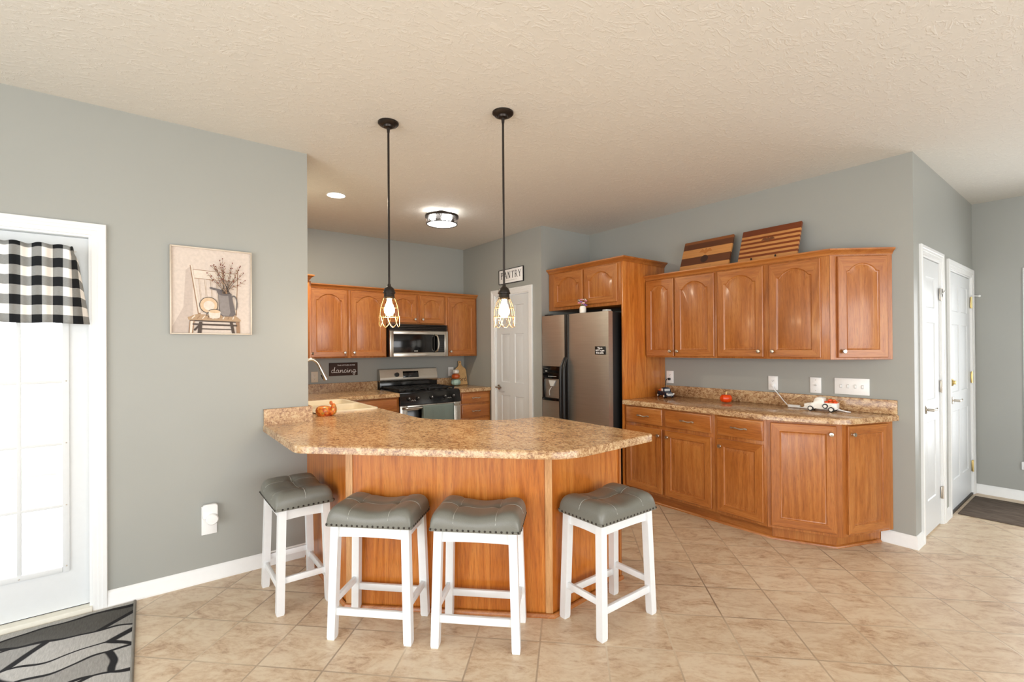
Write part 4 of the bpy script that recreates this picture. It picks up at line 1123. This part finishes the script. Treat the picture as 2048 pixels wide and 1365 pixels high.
def pantry_sign():
    ya, yb, z0, z1 = 4.672, 4.200, 2.170, 2.345
    r = thing('wall_sign', 'white PANTRY sign with black border above the pantry door', 'sign', (XP - .001, ya, z0), R90); W_, H_ = ya - yb, z1 - z0
    MB().box(0, -.010, 0, W_, 0, H_, .001).build('board', 'ink_white', r)
    b = MB(); k = .007
    for q in ((0, -.014, 0, k, 0, H_), (W_ - k, -.014, 0, W_, 0, H_), (k, -.014, 0, W_ - k, 0, k), (k, -.014, H_ - k, W_ - k, 0, H_)): b.box(*q)
    b.build('border', 'ink_black', r)
    b = MB(); hgt, zb = .078, .062; w = .054
    def bar(x0, z0, x1, z1, t):
        d = Vector((x1 - x0, z1 - z0)); n = Vector((-d.y, d.x)).normalized() * t
        b.loops([[(x0 - n.x, y, z0 - n.y), (x1 - n.x, y, z1 - n.y), (x1 + n.x, y, z1 + n.y), (x0 + n.x, y, z0 + n.y)] for y in (-.0102, -.0115)])
    def serif(x, z): bar(x - .010, z, x + .010, z, .0013)
    T_, t_ = .0050, .0018
    def glyph(ch, x):
        top, bot = zb + hgt, zb
        if ch == 'P':
            bar(x + .010, bot, x + .010, top, T_); serif(x + .010, bot); serif(x + .008, top)
            P = [(x + .010, top), (x + .034, top - .002), (x + .045, top - .020), (x + .034, top - .038), (x + .010, top - .040)]
            for p, q in zip(P, P[1:]): bar(p[0], p[1], q[0], q[1], .0030)
        if ch == 'A':
            bar(x + .004, bot, x + .026, top, t_); bar(x + .026, top, x + .049, bot, T_); bar(x + .012, bot + .026, x + .038, bot + .026, t_); serif(x + .004, bot); serif(x + .049, bot)
        if ch == 'N':
            bar(x + .007, bot, x + .007, top, t_); bar(x + .007, top, x + .046, bot, T_); bar(x + .046, bot, x + .046, top, t_); serif(x + .007, bot); serif(x + .004, top); serif(x + .046, top)
        if ch == 'T':
            bar(x + .027, bot, x + .027, top, T_); bar(x + .003, top, x + .051, top, t_); bar(x + .004, top, x + .002, top - .016, t_); bar(x + .050, top, x + .052, top - .016, t_); serif(x + .027, bot)
        if ch == 'R':
            glyph('P', x); bar(x + .024, top - .040, x + .048, bot, T_ * .9); serif(x + .050, bot)
        if ch == 'Y':
            bar(x + .004, top, x + .027, zb + hgt * .45, T_); bar(x + .050, top, x + .027, zb + hgt * .45, t_); bar(x + .027, zb + hgt * .48, x + .027, bot, T_); serif(x + .004, top); serif(x + .050, top); serif(x + .027, bot)
    x = .040
    for ch in 'PANTRY': glyph(ch, x); x += .068
    b.build('lettering', 'ink_black', r)
    b = MB()
    for i in range(24): b.box(.14 + i * .009, -.0108, .034, .146 + i * .009, -.0101, .039)
    b.build('fine_print', 'greyplastic', r)
pantry_sign()

# ================================================================== SMALL THINGS
def pumpkin(b, c, r, h, mat, ribs=8, stem=None, m=None):
    N = 40; L = []
    for i in range(11):
        a = PI * i / 10; z = -math.cos(a) * h / 2; rr = r * math.sin(a) ** .75
        dip = .12 * (1 - math.sin(a)); z -= math.copysign(dip * h * (1 - rr / r) * .9, z) if rr < r * .5 else 0
        L.append([(c[0] + max(rr, .0006) * (1 - .10 * abs(math.sin(ribs * PI * k / N))) * math.cos(2 * PI * k / N), c[1] + max(rr, .0006) * (1 - .10 * abs(math.sin(ribs * PI * k / N))) * math.sin(2 * PI * k / N), c[2] + h / 2 + z) for k in range(N)])
    b.loops(L, mat=mat, m=m)
M['orange'] = plain('orange_ceramic', (222, 72, 16), .18, var=.05)
M['teal'] = plain('pale_teal_ceramic', (158, 186, 176), .35, var=.06)
M['rust'] = plain('rust_orange_ceramic', (198, 92, 34), .3, var=.08)
M['stem'] = plain('pale_stem', (214, 190, 130), .5, var=.1)
M['ceramic'] = plain('white_ceramic', (240, 238, 230), .2, var=.01)
M['bluecer'] = plain('dark_blue_ceramic', (18, 36, 58), .15, var=.05)
pk = thing('decorative_pumpkin', 'shiny orange pumpkin ornament in the middle of the right-hand countertop', 'ornament', (3.985, 2.125, ZT))
b = MB(); pumpkin(b, (0, 0, 0), .051, .078, None, 8); b.build('body', 'orange', pk, 60)
b = MB(); b.tube([(0, 0, .070), (.002, 0, .084), (.006, .002, .094)], [.008, .006, .007], 8); b.build('stem', 'stem', pk)

def toy_truck(name, label, loc, rz, body, cat, load, s=1.0, dark_win=False):
    """front to -x local"""
    r = thing(name, label, cat, loc, rz)
    # side profile of the cab and hood, extruded across with rounding
    b = MB(); prof = [(-.105, .020), (-.108, .040), (-.100, .055), (-.060, .062), (-.046, .066), (-.038, .094), (-.020, .106), (.008, .106), (.020, .098), (.024, .060), (.024, .020)]
    L = []
    for y, k in ((-.040, .86), (-.036, .96), (-.025, 1.0), (.025, 1.0), (.036, .96), (.040, .86)):
        L.append([((x + .04) * (k * .3 + .7) - .04, y, .020 + (z - .020) * k) for x, z in prof])
    b.loops([[(x * s, y * s, z * s) for x, y, z in l] for l in L])
    b.box(.020 * s, -.040 * s, .020 * s, .104 * s, .040 * s, .066 * s, .004 * s)
    for y in (-.040, .040): b.tube([(-.085 * s, y * s * .95, .034 * s), (-.062 * s, y * s, .046 * s), (-.040 * s, y * s * .95, .034 * s)], .010 * s, 8); b.tube([(.048 * s, y * s * .95, .034 * s), (.072 * s, y * s, .046 * s), (.094 * s, y * s * .95, .034 * s)], .008 * s, 8)
    b.box(-.112 * s, -.040 * s, .018 * s, -.100 * s, .040 * s, .028 * s, .003 * s)
    b.build('body', body, r, 45)
    for x in (-.062, .072):
        for y in (-.043, .043):
            w_ = MB().lathe([(0, -.006), (.018, -.006), (.020, 0), (.018, .006), (0, .006)], 18, m=Matrix.Translation((x * s, y * s, .020 * s)) @ Matrix.Rotation(PI / 2, 4, 'X') @ Matrix.Scale(s, 4)).build('wheel', 'black', r)
            MB().lathe([(0, -.008), (.012, -.008), (.012, .008), (0, .008)], 16, m=Matrix.Translation((x * s, y * s, .020 * s)) @ Matrix.Rotation(PI / 2, 4, 'X') @ Matrix.Scale(s, 4)).build('hubcap', 'ceramic', w_)
    sg = MB().lathe([(0, -.005), (.017, -.005), (.019, 0), (.017, .005), (0, .005)], 18, m=Matrix.Translation((.034 * s, -.043 * s, .042 * s)) @ Matrix.Rotation(PI / 2, 4, 'X') @ Matrix.Scale(s, 4)).build('spare_wheel', 'black', r)
    MB().lathe([(0, -.007), (.011, -.007), (.011, .007), (0, .007)], 16, m=Matrix.Translation((.034 * s, -.043 * s, .042 * s)) @ Matrix.Rotation(PI / 2, 4, 'X') @ Matrix.Scale(s, 4)).build('hubcap', 'ceramic', sg)
    rnd = random.Random(3)
    for i, (x, y) in enumerate(((.038, -.018), (.062, -.020), (.088, -.016), (.040, .016), (.064, .018), (.088, .017), (.055, 0), (.078, .002))):
        q = MB(); pumpkin(q, (x * s, y * s, (.058 + (.014 if i > 5 else 0)) * s), .015 * s, .022 * s, None, 7); q.build('pumpkin', 'rust' if i % 2 else 'orange', r, 60)
    if dark_win:
        b = MB(); b.box(-.047 * s, -.030 * s, .068 * s, -.036 * s, .030 * s, .094 * s, .003 * s); b.build('windshield', 'greyplastic', r)
        for y in (-.0405, .0405): MB().box(-.030 * s, (y - .001) * s, .068 * s, .016 * s, (y + .001) * s, .094 * s, .002 * s).build('window', 'ceramic', r)
        b = MB(); b.box(-.113 * s, -.032 * s, .026 * s, -.106 * s, .032 * s, .050 * s, .003 * s); b.build('grille', 'greyplastic', r)
        for y in (-.036, .036): MB().ball((-.108 * s, y * s, .045 * s), .009 * s).build('headlight', 'ceramic', r)
    else:
        for y in (-.038, .038): MB().ball((-.102 * s, y * s * .8, .045 * s), .008 * s).build('headlight', 'ceramic', r)
    return r
toy_truck('truck_ornament', 'white ceramic truck ornament carrying orange pumpkins, on the right-hand countertop', (4.015, 1.400, ZT), math.radians(-86), 'ceramic', 'ornament', None, 1.0)
toy_truck('truck_ornament', 'small dark blue truck ornament carrying pumpkins, beside the tall fridge panel', (3.985, 2.735, ZT), math.radians(62), 'bluecer', 'ornament', None, .92, True)
def cord(name, label, pts, r, mat, cat='cord', plug=None):
    o = MB(); o.tube(catmull(pts, 7), r, 8)
    root = thing(name, label, cat); o.build('cable', mat, root)
    return root
z = ZT
cd = cord('power_cord', 'white power cord looping from the wall outlet to the white truck ornament', [(XR - .022, 1.815, 1.068), (XR - .034, 1.800, 1.045), (XR - .036, 1.760, 1.000), (4.110, 1.700, .950), (4.080, 1.650, z + .006), (4.070, 1.600, z + .006), (4.075, 1.53, z + .005), (4.085, 1.45, z + .005), (4.085, 1.30, z + .005), (4.050, 1.228, z + .006), (4.000, 1.234, z + .012), (3.995, 1.275, z + .022), (4.005, 1.300, z + .028)], .004, 'plastic')
MB().box(XR - .026, 1.803, 1.060, XR - .008, 1.827, 1.086, .004).build('plug', 'plastic', cd)
b = MB(); b.prism(rounded([(-.045, -.013), (.045, -.013), (.045, .013), (-.045, .013)], [.012] * 4, 4), 0, .022, .005, m=xf((4.073, 1.615, z + .001), (0, 0, PI / 2 + .12))); b.build('inline_switch', 'plastic', cd)
cd = cord('power_cord', 'black power cord from the outlet to the small blue truck ornament', [(XR - .020, 2.812, 1.080), (XR - .040, 2.816, 1.082), (XR - .060, 2.825, 1.060), (4.110, 2.815, 1.005), (4.095, 2.795, .965), (4.085, 2.775, .935)], .0035, 'black')
b = MB(); b.prism(rounded([(-.012, -.010), (.012, -.010), (.012, .010), (-.012, .010)], [.006] * 4, 3), 0, .020, .002, m=xf((XR - .008, 2.812, 1.080), (0, -PI / 2, 0))); b.build('plug', 'black', cd)

# striped boards leaning on the wall cabinets
def striped(name, stripes):
    t = NT(name); v = t.coord(); sp = t.add('ShaderNodeSeparateXYZ'); t.ln(v, sp.inputs[0])
    st = []; p = 0
    for wd, c in stripes: st.append((p, lin(*c))); p += wd
    zf_ = t.math('DIVIDE', sp.outputs[2], p); col = t.ramp(zf_, [(a / p, c) for a, c in st], 'CONSTANT')
    g_ = t.noise(t.vmath('MULTIPLY', v, (4, 60, 60)), 2, 3); col = t.mix(.55, col, t.ramp(g_, [(.3, (.72, .70, .68, 1)), (.7, (1, 1, 1, 1))]), 'MULTIPLY')
    return t.set(col, .35, 0, .5)
wal, map_, che = (98, 56, 32), (202, 142, 82), (128, 62, 26)
def board(label, y0, y1, h, mat, emb, stand, zb=2.115, xb=4.000, lean=.36):
    r = thing('cutting_board', label, 'cutting board', (xb, y0, zb), R90)
    inner_ = bpy.data.objects.new('b', None); bpy.data.objects.remove(inner_)
    W_ = y0 - y1; m = Matrix.Rotation(-lean, 4, 'X')
    def ok(o): o.matrix_local = m; return o
    ok(MB().box(0, -.012, 0, W_, .012, h, .004).build('board', mat, r))
    for kind, x, zc, s, tone in emb:
        b = MB()
        if kind == 'ring':
            b.lathe([(0, 0), (s, 0), (s, .0006), (0, .0006)], 28, m=xf((x, -.0121, zc), (PI / 2, 0, 0)))
            pts = [(x - s * .55, zc - s * .08), (x + s * .55, zc - s * .08), (x + s * .55, zc + s * .08), (x - s * .55, zc + s * .08)]
        else:
            pts = [(x - s, zc - s * .15), (x - s * .6, zc + s * .35), (x - s * .15, zc + s * .1), (x, zc + s * .55), (x + s * .15, zc + s * .1), (x + s * .6, zc + s * .35), (x + s, zc - s * .15), (x + s * .35, zc - s * .2), (x, zc - s * .5), (x - s * .35, zc - s * .2)]
        b.loops([[(p, yy, q) for p, q in pts] for yy in ((-.0122, -.0128) if kind != 'ring' else (-.0128, -.0132))])
        ok(b.build('burned_emblem', plain('burned_wood', tone, .6), r))
    for x in (W_ * .27, W_ * .68):
        st = MB(); st.tube(catmull([(0, -.034, .030), (0, -.026, .004), (0, -.024, -.012), (0, .09, -.012), (0, .11, -.010)], 4), .004, 8, m=xf((x, 0, -.030 + .02))); st.box(-.006, -.038, -.048 + .0, .006, -.030, .012, .002, m=xf((x, 0, .006))); st.build('stand', stand, r)
b1 = striped('striped_walnut_maple', [(.042, map_), (.078, wal), (.084, map_), (.058, wal), (.030, (140, 84, 44))])
b2 = striped('striped_cherry_maple', [(.026, map_)] + [(.020, che), (.021, map_)] * 5 + [(.06, (120, 58, 26))])
board('wide-striped walnut and maple cutting board with a round emblem, left of two', 2.575, 2.098, .292, b1, [('ring', .235, .092, .036, (58, 34, 22)), ('eagle', .235, .172, .065, (176, 112, 54))], M['glass'])
board('narrow-striped cherry and maple cutting board on the cabinets, right of two', 2.018, 1.552, .290, b2, [('eagle', .225, .180, .055, (112, 66, 34))], M['black'])

# vase on the fridge
fv = thing('flower_vase', 'small white jar of pink and purple flowers on top of the fridge', 'vase', (3.43, 3.290, 1.7425))
MB().lathe([(0, 0), (.030, 0), (.033, .006), (.033, .055), (.027, .064), (.027, .070), (0, .070)], 18).build('jar', 'ceramic', fv)
rnd = random.Random(11)
fm = [plain('petal_pink', (226, 150, 170), .7), plain('petal_purple', (150, 110, 190), .7), plain('petal_cream', (236, 214, 200), .7)]
leaf = plain('leaf_green', (90, 120, 80), .7)
b = MB()
for i in range(9): b.tube([(0, 0, .06), (rnd.uniform(-.03, .03), rnd.uniform(-.03, .03), .11)], .0018, 5)
b.build('stems', leaf, fv)
for i in range(11):
    a = rnd.uniform(0, 2 * PI); q = rnd.uniform(.0, .042); zc = .095 + rnd.uniform(0, .055) - q * .4
    b = MB()
    for k in range(5): b.ball((q * math.cos(a) + .008 * math.cos(k * 1.257), q * math.sin(a) + .008 * math.sin(k * 1.257), zc), .0085, .0085, .006, seg=8, rings=6)
    b.build('blossom', fm[i % 3], fv)

# pumpkin stack and bread board right of the stove
ps = thing('pumpkin_stack', 'stack of teal, orange and white pumpkins right of the stove', 'ornament', (3.195, 5.345, ZT))
for zc, r_, h_, mt, nm in ((0, .066, .092, 'teal', 'lower_pumpkin'), (.086, .058, .074, 'rust', 'middle_pumpkin'), (.154, .046, .062, 'ceramic', 'upper_pumpkin')):
    b = MB(); pumpkin(b, (0, 0, zc), r_, h_, None, 8); b.build(nm, mt, ps, 60)
MB().tube([(0, 0, .205), (.004, 0, .222)], [.007, .005], 8).build('stem', 'stem', ps)
bb = thing('bread_board', 'pale wooden paddle board lettered ford, leaning right of the stove', 'cutting board', (3.330, 5.415, ZT))
pts = rounded([(-.085, 0), (.085, 0), (.085, .215), (.030, .250), (.020, .275), (.024, .325), (-.024, .325), (-.020, .275), (-.030, .250), (-.085, .215)], [.008, .008, .03, .02, .01, .022, .022, .01, .02, .03], 4)
lm = Matrix.Rotation(-.20, 4, 'X')
o = MB().prism(pts, 0, .014, .002, m=xf((0, 0, 0), (PI / 2, 0, 0))).build('board', plain('pale_beech', (216, 176, 120), .5, var=.1), bb); o.matrix_local = lm
o = MB().lathe([(0, 0), (.008, 0), (.008, .0008), (0, .0008)], 14, m=xf((0, -.0141, .305), (PI / 2, 0, 0))).build('hanging_hole', plain('hole_brown', (84, 54, 30), .7), bb); o.matrix_local = lm
o = text_mesh('lettering', 'ford', .086, plain('burned_letters', (92, 62, 38), .7), bb, SL(.004, -.0143, .076), .0004); o.matrix_local = lm

# leaf pattern warmer by the sink
t = NT('leaf_mosaic_glaze'); vv = t.coord(); vo = t.add('ShaderNodeTexVoronoi'); vo.inputs['Scale'].default_value = 75; t.ln(vv, vo.inputs['Vector'])
hs = t.add('ShaderNodeSeparateColor'); t.ln(vo.outputs['Color'], hs.inputs[0])
M['mosaic'] = t.set(t.ramp(hs.outputs[0], [(0, lin(178, 64, 30)), (.3, lin(224, 120, 44)), (.55, lin(236, 176, 76)), (.75, lin(198, 92, 60)), (1, lin(168, 150, 70))]), .3)
wm = thing('patterned_ornament', 'orange and red leaf-patterned ornament on the bar countertop by the sink', 'ornament', (1.035, 3.612, ZT), math.radians(-38))
b = MB(); b.lathe([(0, 0), (.046, 0), (.056, .018), (.058, .040), (.050, .060), (.036, .068), (0, .070)], 28); b.build('body', 'mosaic', wm, 60)
b = MB(); b.tube(catmull([(.040, 0, .022), (.066, 0, .030), (.072, 0, .060), (.068, 0, .090)], 5), [.024, .025, .026, .026, .026, .025, .025, .024, .023, .022, .020, .018, .016, .014, .012, .006], 12); b.ball((.056, -.010, .095), .012, .010, .016); b.build('raised_end', 'mosaic', wm, 60)
cord('power_cord', 'thin black cord from the leaf-patterned ornament to behind the wall end', [(.992, 3.640, ZT + .010), (.965, 3.640, ZT + .022), (.935, 3.650, ZT + .012), (.915, 3.72, ZT + .006), (.912, 3.86, ZT + .05), (.906, 3.90, ZT + .16), (.895, 3.92, ZT + .20), (XL + .001, 3.92, ZT + .215)], .003, 'black')

# ================================================================== RUGS
def rug_mat():
    t = NT('grey_leaf_rug_pile'); v = t.coord(); wv = t.noise(v, 2.2, 2); cb = t.add('ShaderNodeCombineXYZ'); t.ln(wv, cb.inputs[0]); t.ln(wv, cb.inputs[1])
    mp = t.add('ShaderNodeMapping'); mp.inputs['Rotation'].default_value = (0, 0, math.radians(20)); mp.inputs['Scale'].default_value = (1.0, 2.7, 1)
    t.ln(t.vmath('ADD', v, t.vmath('MULTIPLY', cb.outputs[0], (.30, .30, 0))), mp.inputs[0])
    vo = t.add('ShaderNodeTexVoronoi'); vo.inputs['Scale'].default_value = 1.9; t.ln(mp.outputs[0], vo.inputs['Vector'])
    ve = t.add('ShaderNodeTexVoronoi'); ve.feature = 'DISTANCE_TO_EDGE'; ve.inputs['Scale'].default_value = 1.9; t.ln(mp.outputs[0], ve.inputs['Vector'])
    sc = t.add('ShaderNodeSeparateColor'); t.ln(vo.outputs['Color'], sc.inputs[0])
    st = t.noise(t.vmath('MULTIPLY', v, (90, 12, 1)), 2, 3)
    base_ = t.ramp(sc.outputs[0], [(0, lin(186, 185, 182)), (.40, lin(160, 159, 156)), (.62, lin(98, 97, 94)), (.80, lin(196, 194, 190))], 'CONSTANT')
    col = t.mix(.6, base_, t.ramp(st, [(.3, (.6, .6, .6, 1)), (.7, (1, 1, 1, 1))]), 'MULTIPLY')
    ed = t.ramp(ve.outputs['Distance'], [(.030, (0, 0, 0, 1)), (.045, (1, 1, 1, 1))])
    col = t.mix(ed, lin(44, 44, 46), col); t.bump(t.noise(v, 300, 2), .4, .004)
    return t.set(col, .95, 0, .1)
rg1 = thing('door_rug', 'grey and charcoal leaf-patterned rug on the tiles in front of the patio door', 'rug', (-.055, 3.385, 0))
MB().box(-1.55, -.92, 0, 0, 0, .008, .002).build('pile', rug_mat(), rg1)
b = MB(); b.tube([(.002, -.92, .006), (.002, .0, .006)], .007, 8); b.build('bound_edge', plain('grey_binding', (120, 116, 108), .9), rg1)
t = NT('brown_mat'); v = t.coord(); n = t.noise(t.vmath('MULTIPLY', v, (1, .25, 1)), 40, 3); t.bump(t.noise(v, 200, 2), .5, .004)
mm = t.set(t.ramp(n, [(.3, lin(88, 78, 70)), (.7, lin(112, 100, 90))]), .95, 0, .1)
o = MB().box(5.325, -.36, 0, 6.06, .862, .009, .002).build('door_mat', mm); tag(o, 'grey-brown doormat on the tiles in front of the six-panel door', 'doormat')
